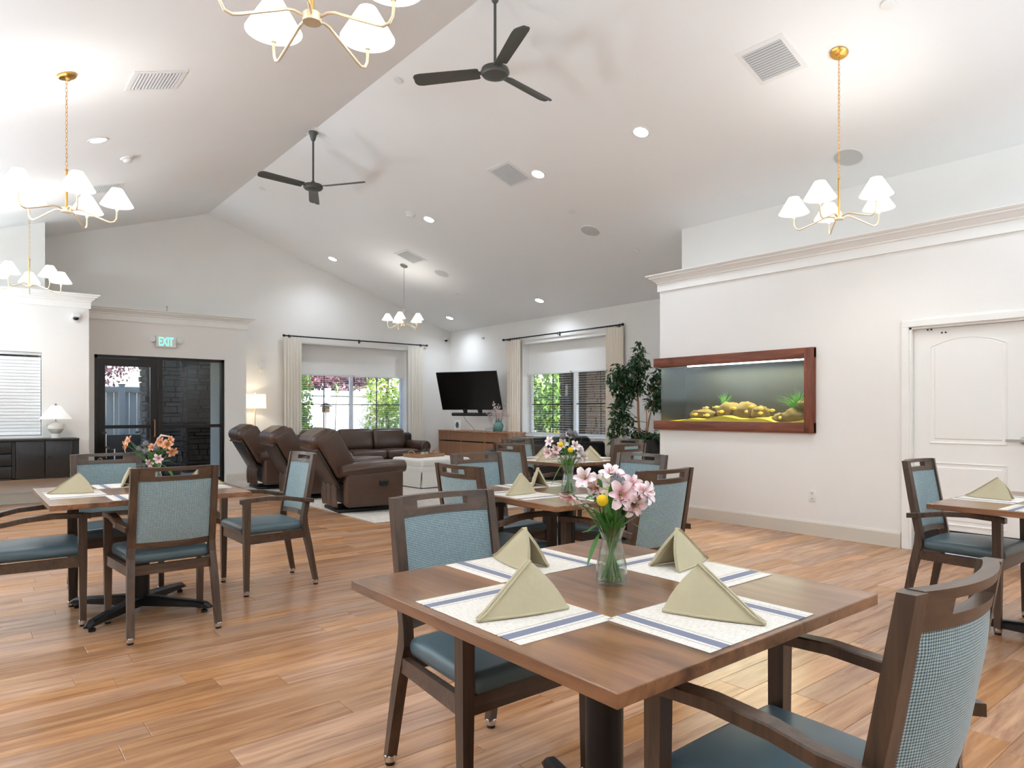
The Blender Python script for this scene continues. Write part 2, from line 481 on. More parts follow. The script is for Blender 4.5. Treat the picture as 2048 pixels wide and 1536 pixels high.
# ------------------------------------------------------------------ helpers: geometry
class MB:
    def __init__(self):
        self.v, self.f, self.mi, self.rnd = [], [], [], []
        self.cur = 0

    def add(self, vs, fs, mat=None):
        o = len(self.v)
        if mat is not None:
            vs = [mat @ Vector(p) for p in vs]
        self.v += [tuple(p) for p in vs]
        for f in fs:
            self.f.append([i + o for i in f])
            self.mi.append(self.cur)
        return self

    def box(self, x0, y0, z0, x1, y1, z1, mat=None):
        vs = [(x0, y0, z0), (x1, y0, z0), (x1, y1, z0), (x0, y1, z0), (x0, y0, z1), (x1, y0, z1), (x1, y1, z1), (x0, y1, z1)]
        fs = [(3, 2, 1, 0), (4, 5, 6, 7), (0, 1, 5, 4), (1, 2, 6, 5), (2, 3, 7, 6), (3, 0, 4, 7)]
        return self.add(vs, fs, mat)

    def rbox(self, c, s, r, k=2, mat=None, crown=0.0, taper=None, fn=None):
        """rounded box, centre c, size s, radius r, k arc segments"""
        hs = [x / 2 for x in s]
        r = min(r, *[h * 0.999 for h in hs])
        ax = []
        for h in hs:
            hi = [(h - r) + r * tan(pi / 4 * i / k) for i in range(k + 1)]
            lo = [-x for x in reversed(hi)]
            mid = [-(h - r) / 3, (h - r) / 3] if (crown or fn) and h > 2 * r else []
            ax.append(lo + mid + hi)
        idx, vs, fs = {}, [], []

        def vert(p):
            key = tuple(round(x, 6) for x in p)
            if key not in idx:
                inner = [max(-(h - r), min(h - r, x)) for x, h in zip(p, hs)]
                d = [x - i for x, i in zip(p, inner)]
                l = sqrt(sum(x * x for x in d)) or 1
                q = [i + r * x / l for i, x in zip(inner, d)]
                if crown and q[2] > 0:
                    q[2] += crown * max(0, 1 - (q[0] / hs[0]) ** 2) * max(0, 1 - (q[1] / hs[1]) ** 2)
                if taper:
                    t = q[1] / s[1] + 0.5
                    q[0] *= taper[0] + (taper[1] - taper[0]) * t
                q = [q[i] + c[i] for i in range(3)]
                if fn:
                    q = fn(q)
                idx[key] = len(vs)
                vs.append(q)
            return idx[key]
        for a in range(3):
            b, d = (a + 1) % 3, (a + 2) % 3
            for sg in (-1, 1):
                for i in range(len(ax[b]) - 1):
                    for j in range(len(ax[d]) - 1):
                        q = []
                        for (ii, jj) in ((i, j), (i + 1, j), (i + 1, j + 1), (i, j + 1)):
                            p = [0, 0, 0]
                            p[a], p[b], p[d] = sg * hs[a], ax[b][ii], ax[d][jj]
                            q.append(vert(p))
                        fs.append(q if sg > 0 else q[::-1])
        return self.add(vs, fs, mat)

    def loft(self, rings, cap=True, closed=True, mat=None):
        n = len(rings[0])
        vs = [p for r in rings for p in r]
        fs = []
        for i in range(len(rings) - 1):
            for j in range(n if closed else n - 1):
                k = (j + 1) % n
                fs.append((i * n + j, i * n + k, (i + 1) * n + k, (i + 1) * n + j))
        if cap:
            fs.append(tuple(range(n - 1, -1, -1)))
            fs.append(tuple((len(rings) - 1) * n + j for j in range(n)))
        return self.add(vs, fs, mat)

    def lathe(self, prof, n=20, mat=None, cap=True):
        rings = [[(r * cos(2 * pi * j / n), r * sin(2 * pi * j / n), z) for j in range(n)] for r, z in prof]
        return self.loft(rings, cap, True, mat)

    def cyl(self, c, r, z0, z1, n=16, mat=None):
        return self.loft([[(c[0] + r * cos(2 * pi * j / n), c[1] + r * sin(2 * pi * j / n), z) for j in range(n)] for z in (z0, z1)], True, True, mat)

    def tube(self, pts, r, n=6, closed=False, cap=True, mat=None):
        pts = [Vector(p) for p in pts]
        m = len(pts)
        rad = r if isinstance(r, (list, tuple)) else [r] * m
        rings = []
        up = None
        for i in range(m):
            if closed:
                t = pts[(i + 1) % m] - pts[i - 1]
            else:
                t = pts[min(i + 1, m - 1)] - pts[max(i - 1, 0)]
            t.normalize()
            if up is None:
                up = Vector((0, 0, 1)) if abs(t.z) < 0.9 else Vector((1, 0, 0))
            a = t.cross(up)
            if a.length < 1e-5:
                a = t.cross(Vector((0, 1, 0)))
            a.normalize()
            b = a.cross(t).normalized()
            up = b
            rings.append([pts[i] + (a * cos(2 * pi * j / n) + b * sin(2 * pi * j / n)) * rad[i] for j in range(n)])
        if closed:
            rings.append(rings[0])
            cap = False
        return self.loft(rings, cap, True, mat)

    def grid(self, fn, nu, nv, mat=None, flip=False):
        vs = [fn(i / nu, j / nv) for i in range(nu + 1) for j in range(nv + 1)]
        fs = []
        for i in range(nu):
            for j in range(nv):
                a = i * (nv + 1) + j
                q = (a, a + 1, a + nv + 2, a + nv + 1)
                fs.append(q[::-1] if flip else q)
        return self.add(vs, fs, mat)

    def sweep(self, path, prof, mat=None):
        """profile (offset, z) swept along a plan path with mitred corners; offset to the right of travel"""
        m = len(path)
        P = [Vector((p[0], p[1])) for p in path]
        rings = []
        for i in range(m):
            ns = []
            for a, b in ((i - 1, i), (i, i + 1)):
                if 0 <= a and b < m:
                    d = (P[b] - P[a]).normalized()
                    ns.append(Vector((d.y, -d.x)))
            if len(ns) == 2:
                n = ns[0] + ns[1]
                n = n / (n.length ** 2) * 2 if n.length > 1e-6 else ns[0]
            else:
                n = ns[0]
            rings.append([(P[i].x + n.x * o, P[i].y + n.y * o, z) for o, z in prof])
        return self.loft(rings, True, True, mat)

    def prism(self, poly, axis, a0, a1, mat=None):
        """polygon in the two other axes, extruded along axis"""
        rings = []
        for a in (a0, a1):
            ring = []
            for p in poly:
                q = [0, 0, 0]
                o = [i for i in range(3) if i != axis]
                q[axis], q[o[0]], q[o[1]] = a, p[0], p[1]
                ring.append(tuple(q))
            rings.append(ring)
        return self.loft(rings, True, True, mat)

    def build(self, name, mats, parent=None, smooth=True, angle=35, loc=None):
        me = bpy.data.meshes.new(name)
        me.from_pydata(self.v, [], self.f)
        if not isinstance(mats, (list, tuple)):
            mats = [mats]
        for m in mats:
            me.materials.append(m)
        if len(mats) > 1:
            me.polygons.foreach_set('material_index', self.mi)
        bm = bmesh.new()
        bm.from_mesh(me)
        bmesh.ops.recalc_face_normals(bm, faces=bm.faces[:])
        bm.to_mesh(me)
        bm.free()
        if smooth:
            me.polygons.foreach_set('use_smooth', [True] * len(me.polygons))
            me.set_sharp_from_angle(angle=radians(angle))
        me.update()
        o = bpy.data.objects.new(name, me)
        COL.objects.link(o)
        if parent is not None:
            o.parent = parent
        if loc is not None:
            o.location = loc
        return o

def tag(o, label=None, cat=None, group=None, kind=None):
    if label: o['label'] = label
    if cat: o['category'] = cat
    if group: o['group'] = group
    if kind: o['kind'] = kind
    return o

def thing(name, label, cat, loc=(0, 0, 0), rz=0.0, group=None, kind=None, rot=None):
    o = bpy.data.objects.new(name, None)
    o.empty_display_size = 0.1
    COL.objects.link(o)
    o.location = loc
    o.rotation_euler = rot if rot else (0, 0, rz)
    return tag(o, label, cat, group, kind)

KIDS = {}
def kids(o):
    return [x for x in COL.objects if x.parent == o]

def dup(root, loc, rz=0.0, label=None, group=None, rot=None):
    r = root.copy()
    COL.objects.link(r)
    r.location = loc
    r.rotation_euler = rot if rot else (0, 0, rz)
    if label: r['label'] = label
    if group: r['group'] = group
    def rec(src, dst):
        for ch in src.children:
            d = ch.copy()
            COL.objects.link(d)
            d.parent = dst
            rec(ch, d)
    rec(root, r)
    return r

def rectring(cx, cy, z, w, d):
    return [(cx - w / 2, cy - d / 2, z), (cx + w / 2, cy - d / 2, z), (cx + w / 2, cy + d / 2, z), (cx - w / 2, cy + d / 2, z)]

SLOPE = 0.334
RIDGE_X, RIDGE_Z = 3.568, 4.888
def zc(x):
    return RIDGE_Z - SLOPE * abs(x - RIDGE_X)
TILT = atan(SLOPE)
# ------------------------------------------------------------------ the shell of the room
XR = 6.77        # aquarium wall
YR = 5.42        # its far corner
XU = 7.33        # set-back wall above the ledge
XT = 8.908       # television wall
YN = 13.25       # window wall
YE = 12.65       # exit door wall
XE = 4.07
YL = 11.53       # blind window wall
XL = 1.483
XW = -3.2        # unseen left wall
YB = -4.2        # unseen wall behind the camera
LEDGE = 2.9

def holed(mb, axis, p0, p1, a0, a1, z0, z1, holes):
    """wall slab from p0 to p1 along axis, spanning a0..a1 in the other direction, with rectangular holes"""
    holes = [(max(a0, h[0]), min(a1, h[1]), max(z0, h[2]), min(z1, h[3])) for h in holes]
    As = sorted({a0, a1, *[h[0] for h in holes], *[h[1] for h in holes]})
    Zs = sorted({z0, z1, *[h[2] for h in holes], *[h[3] for h in holes]})
    for i in range(len(As) - 1):
        for j in range(len(Zs) - 1):
            am, zm = (As[i] + As[i + 1]) / 2, (Zs[j] + Zs[j + 1]) / 2
            if any(h[0] < am < h[1] and h[2] < zm < h[3] for h in holes):
                continue
            if axis == 0:
                mb.box(p0, As[i], Zs[j], p1, As[i + 1], Zs[j + 1])
            else:
                mb.box(As[i], p0, Zs[j], As[i + 1], p1, Zs[j + 1])
    return mb

def struct(mb, name, mat, **kw):
    return tag(mb.build(name, mat, **kw), kind='structure')

# --- floor with planks
floor = struct(MB().box(XW - .2, YB - .2, -.12, XT + .2, YN + .2, -.004), 'floor', M['subfloor'], smooth=False)
PL_W, PL_L = 0.152, 1.22
rng = random.Random(7)
planks = []
row = 0
y = YB
fwd = (sin(YAW), cos(YAW)); rgt = (cos(YAW), -sin(YAW))
def px(x, y, z):
    d = x * fwd[0] + y * fwd[1]
    l = x * rgt[0] + y * rgt[1]
    if d < 0.3:
        return None
    return 1024 + FOC * l / d, 823.4 - FOC * (z - CAM_Z) / d, d
while y < YN:
    x = XW - rng.random() * PL_L
    while x < XT:
        x0, x1 = max(x, XW), min(x + PL_L, XT)
        if x1 - x0 > 0.03:
            seen, near = False, 99
            for k in range(7):
                q = px(x0 + (x1 - x0) * k / 6, y + PL_W / 2, 0)
                if q and -20 < q[0] < 2068 and q[1] < 1560:
                    seen = True
                    near = min(near, q[2])
            hid = x0 > XR or (y > YL and x1 < XL)
            planks.append((near if seen and not hid else 99, x0, x1, y, min(y + PL_W, YN), rng.random(), rng.random()))
        x += PL_L
    y += PL_W
planks.sort(key=lambda p: p[0])

def plank_verts(x0, x1, y0, y1):
    g, b = 0.0007, 0.0016
    lo = [(x0 + g, y0 + g, -.003), (x1 - g, y0 + g, -.003), (x1 - g, y1 - g, -.003), (x0 + g, y1 - g, -.003)]
    mi = [(p[0], p[1], -b * .6) for p in lo]
    hi = [(x0 + g + b, y0 + g + b, 0), (x1 - g - b, y0 + g + b, 0), (x1 - g - b, y1 - g - b, 0), (x0 + g + b, y1 - g - b, 0)]
    return [lo, mi, hi]

def plank_obj(name, items):
    mb = MB()
    rv = []
    for (_, x0, x1, y0, y1, r1, r2) in items:
        mb.loft(plank_verts(x0, x1, y0, y1))
        rv += [(r1, r2, (r1 * 7.3) % 1)] * 12
    o = mb.build(name, M['floor'], parent=floor, smooth=False)
    at = o.data.attributes.new('rnd', 'FLOAT_VECTOR', 'POINT')
    at.data.foreach_set('vector', [c for t in rv for c in t])
    return o
for p in planks[:290]:
    plank_obj('plank', [p])
tag(plank_obj('plank', planks[290:]), kind='stuff')

# --- ceiling (two slopes on a ridge running away from the camera)
mb = MB()
t = 0.16
xr_, zr_ = XT + 0.35, zc(XT + 0.35)
xl_, zl_ = XW - 0.35, zc(XW - 0.35)
mb.prism([(RIDGE_X, RIDGE_Z), (xr_, zr_), (xr_, zr_ + t), (RIDGE_X, RIDGE_Z + t)], 1, YB - .3, YN + .45)
mb.prism([(RIDGE_X, RIDGE_Z), (RIDGE_X, RIDGE_Z + t), (xl_, zl_ + t), (xl_, zl_)], 1, YB - .3, YN + .45)
struct(mb, 'ceiling', M['ceiling'], smooth=False)

# --- aquarium wall and the set-back wall above its ledge
TANK = (3.535, 5.43, 1.14, 1.82)
DOOR = (1.60, 2.56, -0.01, 2.03)
mb = holed(MB(), 0, XR, XR + .14, YB, YR, 0, LEDGE, [TANK, DOOR])
struct(mb, 'wall_right', M['wall'], smooth=False)
mb = MB()
mb.box(XR, YB, LEDGE, XU + .1, YR, LEDGE + .04)
mb.prism([(XU, LEDGE + .04), (XU + .1, LEDGE + .04), (XU + .1, zc(XU + .1)), (XU, zc(XU))], 1, YB, YR + .09)
struct(mb, 'wall_right_upper', M['wall'], smooth=False)
mb = MB()      # end of that block, facing the sitting area
holes = [(XR - .01, XU + .2, TANK[2], TANK[3])]
holed(mb, 1, YR - .12, YR, XR + .14, XT, 0, LEDGE, holes)
mb.prism([(XU + .1, LEDGE), (XT, LEDGE), (XT, zc(XT)), (XU + .1, zc(XU + .1))], 1, YR - .03, YR + .09)
struct(mb, 'wall_right_return', M['wall'], smooth=False)

# --- television wall with window 2
W2 = (8.00, 10.62, 0.80, 2.62)
mb = holed(MB(), 0, XT, XT + .3, YR - .1, YN + .3, 0, zc(XT), [W2])
mb.prism([(XT, zc(XT)), (XT + .3, zc(XT)), (XT + .3, zc(XT + .3))], 1, YR - .1, YN + .3)
struct(mb, 'wall_east', M['wall'], smooth=False)

# --- window wall (gable) with window 1; the exit door opening goes through it too
W1 = (5.30, 7.75, 0.72, 2.62)
DX = (1.70, 3.70, 0, 2.18)
mb = holed(MB(), 1, YN, YN + .3, XW, XT, 0, 2.62, [W1, DX])
mb.prism([(XW, 2.62), (XT, 2.62), (XT, zc(XT)), (RIDGE_X, RIDGE_Z), (XW, zc(XW))], 1, YN, YN + .3)
struct(mb, 'wall_north', M['wall'], smooth=False)

# --- exit door wall, bumped out below a ledge
mb = holed(MB(), 1, YE, YE + .14, XL - .1, XE, 0, LEDGE, [DX])
mb.box(XE - .14, YE + .14, 0, XE, YN, LEDGE)
mb.box(DX[0] - .1, YE + .14, 0, DX[0], YN, 2.3)
mb.box(DX[1], YE + .14, 0, DX[1] + .1, YN, 2.3)
mb.box(XL - .1, YE, LEDGE, XE, YN, LEDGE + .04)
struct(mb, 'wall_exit', M['wall'], smooth=False)

# --- blind window wall with its own ledge and set-back upper wall
WL = (-0.35, 0.93, 0.93, 2.10)
mb = holed(MB(), 1, YL, YL + .2, XW, XL, 0, LEDGE, [WL])
mb.box(XL - .12, YL + .2, 0, XL, YE, LEDGE)
mb.box(XW, YL, LEDGE, XL, YN, LEDGE + .04)
struct(mb, 'wall_left', M['wall'], smooth=False)
mb = MB()
mb.prism([(XW, LEDGE + .04), (1.0, LEDGE + .04), (1.0, zc(1.0)), (XW, zc(XW))], 1, YL + .53, YN)
struct(mb, 'wall_left_upper', M['wall'], smooth=False)

# --- unseen walls that close the room
struct(MB().box(XW - .15, YB, 0, XW, YN, zc(XW)), 'wall_west', M['wall'], smooth=False)
mb = MB().prism([(XW, 0), (XT, 0), (XT, zc(XT)), (RIDGE_X, RIDGE_Z), (XW, zc(XW))], 1, YB - .15, YB)
struct(mb, 'wall_south', M['wall'], smooth=False)

# --- crown mouldings, baseboards
def crown(name, path):
    prof = [(0, 2.743), (.022, 2.743), (.022, 2.835), (.034, 2.842), (.034, 2.856), (.05, 2.866), (.075, 2.892), (.098, 2.902),
            (.098, 2.914), (.118, 2.922), (.13, 2.934), (.13, 2.944), (0, 2.944)]
    struct(MB().sweep(path, prof), name, M['trim'], angle=20)
crown('trim_1', [(XT, YR), (XR, YR), (XR, YB)])
crown('trim_2', [(XL, YE), (XE, YE), (XE, YN)])
crown('trim_3', [(XW, YL), (XL, YL), (XL, YE)])
BP = [(0, 0), (.016, 0), (.016, .128), (.011, .14), (.006, .15), (0, .15)]
def baseboard(name, path, prof=BP):
    struct(MB().sweep(path, prof), name, M['base'], angle=20)
baseboard('baseboard_right', [(XT, YR), (XR, YR), (XR, 2.63)])
baseboard('baseboard_right_near', [(XR, 1.53), (XR, YB)])
baseboard('baseboard_east', [(XT, YN), (XT, YR)])
baseboard('baseboard_north', [(XE, YN), (XT, YN)])
baseboard('baseboard_exit', [(DX[1] + .03, YE), (XE, YE), (XE, YN)])
baseboard('baseboard_exit_left', [(XW, YL), (XL, YL), (XL, YE), (DX[0] - .03, YE)])

# ------------------------------------------------------------------ doors and windows
# panelled door in the aquarium wall
d1 = thing('door_1', None, None, (XR, 0, 0), kind='structure')
mb = MB()      # casing and jamb
cas = .062
y0, y1, zt = DOOR[0], DOOR[1], DOOR[3]
mb.rbox((-.008, y1 + cas / 2, (zt + cas) / 2), (.026, cas, zt + cas), .006, 1)
mb.rbox((-.008, y0 - cas / 2, (zt + cas) / 2), (.026, cas, zt + cas), .006, 1)
mb.rbox((-.009, (y0 + y1) / 2, zt + cas / 2), (.028, y1 - y0 + 2 * cas, cas), .006, 1)
mb.box(.0, y1 - .018, 0, .14, y1, zt)
mb.box(.0, y0, 0, .14, y0 + .018, zt)
mb.box(.0, y0, zt - .018, .14, y1, zt)
mb.box(.088, y1 - .03, 0, .1, y1 - .018, zt - .018)
mb.build('door_frame', M['trim'], d1, smooth=False)
def door_panel(mb, poly, x0):
    """raised panel with sunk moulding: polygon (y,z) rings stepped in and out"""
    n = len(poly)
    cy = sum(p[0] for p in poly) / n
    cz = sum(p[1] for p in poly) / n
    hy = max(abs(p[0] - cy) for p in poly)
    hz = max(abs(p[1] - cz) for p in poly)
    def ring(ins, dx):
        return [(x0 + dx, cy + (p[0] - cy) * (1 - ins / hy), cz + (p[1] - cz) * (1 - ins / hz)) for p in poly]
    mb.loft([ring(-.004, .002), ring(-.002, -.006), ring(.006, -.006), ring(.014, .004), ring(.028, .004), ring(.042, -.005), ring(.05, -.005)], cap=True)
mb = MB()
mb.box(.052, y0 + .02, .012, .092, y1 - .02, zt - .02)
arch = [(2.405, .98), (1.82, .98)]
for i in range(11):
    a = -1 + 2 * i / 10
    arch.append((2.1125 + a * .2925, 1.912 - .07 * a * a))
door_panel(mb, arch, .052)
door_panel(mb, [(2.405, .26), (1.82, .26), (1.82, .805), (2.405, .805)], .052)
leaf = mb.build('door_leaf', M['trim'], d1, angle=20)
mb = MB()
for (yy, zz) in ((2.425, 2.0), (2.395, 2.0), (2.31, 1.965), (2.28, 1.965)):
    mb.cyl((0, 0), .008, 0, .004, 10, Matrix.Translation((.0515, yy, zz)) @ Matrix.Rotation(-pi / 2, 4, 'Y'))
mb.build('hole_plug', M['blackplastic'], leaf)
MB().box(.048, y0 + .03, .02, .0515, y1 - .03, .21).build('kick_plate', M['blackplastic'], leaf, smooth=False)['label'] = 'black kick plate'
mb = MB()
hm = Matrix.Translation((.05, 1.70, 1.02)) @ Matrix.Rotation(-pi / 2, 4, 'Y')
mb.lathe([(.033, 0), (.033, .008), (.028, .013), (.012, .015), (.011, .045)], 18, hm)
mb.loft([[(.0 + dx, 1.70 + yy, 1.02 + dz) for dx, dz in ((-.006, -.011), (.006, -.011), (.006, .011), (-.006, .011))] for yy in (-.012, .03, .12)])
mb.build('door_handle', M['nickel'], d1)['label'] = 'satin nickel lever handle'

# exit storefront door
ds = thing('door_2', None, None, (0, YE + .05, 0), kind='structure')
mb = MB()
mb.box(1.70, 0, 0, 1.75, .11, 2.18); mb.box(3.655, 0, 0, 3.70, .11, 2.18)
mb.box(1.70, 0, 2.135, 3.70, .11, 2.18); mb.box(2.635, 0, 0, 2.70, .11, 2.135)
mb.box(2.70, .01, 0, 3.655, .10, .10); mb.box(2.70, .01, .985, 3.655, .10, 1.04)
mb.build('door_frame', M['bronze'], ds, smooth=False)
mb = MB()
mb.box(1.755, .03, .01, 1.86, .085, 2.13); mb.box(2.52, .03, .01, 2.63, .085, 2.13)
mb.box(1.86, .03, 2.005, 2.52, .085, 2.13); mb.box(1.86, .03, .985, 2.52, .085, 1.04); mb.box(1.86, .03, .01, 2.52, .085, .26)
lf = mb.build('door_leaf', M['bronze'], ds, smooth=False)
MB().box(1.86, .055, 1.04, 2.52, .061, 2.005).build('pane', M['doorglass'], lf, smooth=False)
MB().box(1.86, .055, .26, 2.52, .061, .985).build('pane', M['doorglass'], lf, smooth=False)
MB().box(2.70, .055, 1.04, 3.655, .061, 2.135).build('pane', M['doorglass'], ds, smooth=False)
MB().box(2.70, .055, .10, 3.655, .061, .985).build('pane', M['doorglass'], ds, smooth=False)
MB().tube([(2.575, .03, 1.12), (2.575, -.03, 1.12), (2.575, -.03, .84), (2.575, .03, .84)], .011, 8).build('door_handle', M['traywood'], lf)

# recessed windows with muntins, an upper panel and horizontal blinds
def recessed_window(name, loc, rz, w, zs, zt, dark_bars):
    """local x right, y outward, origin at the left end of the recess on the floor"""
    o = thing(name, None, None, loc, rz, kind='structure')
    d = .2
    mb = MB()
    f = .045
    mb.box(0, d, zs, f, d + .06, zt); mb.box(w - f, d, zs, w, d + .06, zt)
    mb.box(0, d, zs, w, d + .06, zs + f); mb.box(0, d, zt - .03, w, d + .06, zt)
    mb.build('window_frame', M['whitegloss'], o, smooth=False)
    MB().box(w / 2 - .035, d - .005, zs + f, w / 2 + .035, d + .06, zt - .03).build('mullion', M['whitegloss'], o, smooth=False)
    zm = 1.41
    for a, b in ((f, w / 2 - .035), (w / 2 + .035, w - f)):
        MB().box(a, d + .03, zs + f, b, d + .036, zt - .03).build('pane', M['glass'], o, smooth=False)
        c = (a + b) / 2
        MB().box(c - .009, d + .022, zs + f, c + .009, d + .044, zt - .03).build('muntin', dark_bars, o, smooth=False)
        MB().box(a, d + .022, zm - .009, b, d + .044, zm + .009).build('muntin', dark_bars, o, smooth=False)
    MB().box(0, d - .03, zt, w, d + .1, 2.62).build('upper_panel', M['wall'], o, smooth=False)
    MB().rbox((w / 2, d / 2 - .02, zs - .012), (w, d + .06, .03), .006, 1).build('window_sill', M['trim'], o)
    return o
win1 = recessed_window('window_1', (W1[0], YN, 0), 0, W1[1] - W1[0], W1[2], 2.04, M['bronze'])
win2 = recessed_window('window_2', (XT, W2[1], 0), -pi / 2, W2[1] - W2[0], W2[2], 2.04, M['bronze'])

SLAT = None
def blind(label, loc, rz, w, zs, zt, pitch=.0445, closed=False, group=None, y=.115):
    o = thing('window_blind', label, 'blind', loc, rz, group)
    MB().rbox((w / 2, y, zt - .02), (w, .055, .04), .004, 1).build('headrail', M['whitegloss'], o)
    z = zs + .035
    MB().rbox((w / 2, y, zs + .012), (w - .01, .05, .018), .004, 1).build('bottom_rail', M['whitegloss'], o)
    me = None
    while z < zt - .05:
        if me is None:
            mb = MB()
            if closed:
                mb.loft([[(x, -.006, -.024), (x, -.009, .0), (x, .006, .026), (x, .008, .026), (x, -.006, .0), (x, -.003, -.024)] for x in (.006, w - .006)])
            else:
                mb.loft([[(x, -.024, -.001), (x, 0, .002), (x, .024, -.001), (x, .024, .0005), (x, 0, .0036), (x, -.024, .0005)] for x in (.006, w - .006)])
            s = mb.build('slat', M['whitegloss'], o, angle=60)
            me = s.data
        else:
            s = bpy.data.objects.new('slat', me)
            COL.objects.link(s)
            s.parent = o
        s.location = (0, y, z)
        z += pitch
    for xx in (w * .15, w * .85):
        MB().tube([(xx, y - .026, zs + .02), (xx, y - .026, zt - .02)], .0012, 4).build('ladder_cord', M['white'], o)
    return o
w1 = W1[1] - W1[0]
blind('open white slatted blind in the left half of the window behind the brown sofa', (W1[0] + .03, YN, 0), 0, w1 / 2 - .06, W1[2] + .01, 2.035)
blind('open white slatted blind in the right half of the window behind the brown sofa', (W1[0] + w1 / 2 + .03, YN, 0), 0, w1 / 2 - .06, W1[2] + .01, 2.035)
w2 = W2[1] - W2[0]
blind('open white slatted blind in the left half of the window beside the television', (XT, W2[1] - .03, 0), -pi / 2, w2 / 2 - .06, W2[2] + .01, 2.035)
blind('open white slatted blind in the right half of the window beside the television', (XT, W2[1] - w2 / 2 - .03, 0), -pi / 2, w2 / 2 - .06, W2[2] + .01, 2.035)

wl = thing('window_3', None, None, (WL[0], YL, 0), 0, kind='structure')
w3 = WL[1] - WL[0]
mb = MB()
mb.box(w3 - .012, .002, WL[2] + .001, w3 - .0005, .15, WL[3] - .001); mb.box(.0005, .002, WL[2] + .001, .012, .15, WL[3] - .001)
mb.box(.012, .002, WL[3] - .012, w3 - .012, .15, WL[3] - .0005)
mb.box(0, .15, WL[2], w3, .19, WL[2] + .04); mb.box(0, .15, WL[3] - .04, w3, .19, WL[3])
mb.box(0, .15, WL[2], .04, .19, WL[3]); mb.box(w3 - .04, .15, WL[2], w3, .19, WL[3])
mb.build('window_frame', M['trim'], wl)
MB().box(.04, .168, WL[2] + .04, w3 - .04, .174, WL[3] - .04).build('pane', M['glass'], wl, smooth=False)
blind('closed white slatted blind above the black sideboard', (WL[0] + .014, YL, 0), 0, w3 - .028, WL[2] + .005, WL[3] - .014, pitch=.0445, closed=True, y=.06)
# ------------------------------------------------------------------ dining chairs
def stile_s(z):          # centre line of the raked back, measured back from the front legs
    return .4395 + (z - .446) / .506 * .088
def bow(x):
    return .036 * (1 - (x / .19) ** 2)
def ly(s):               # distance behind the front legs -> local y (the chair faces +y)
    return .28 - s

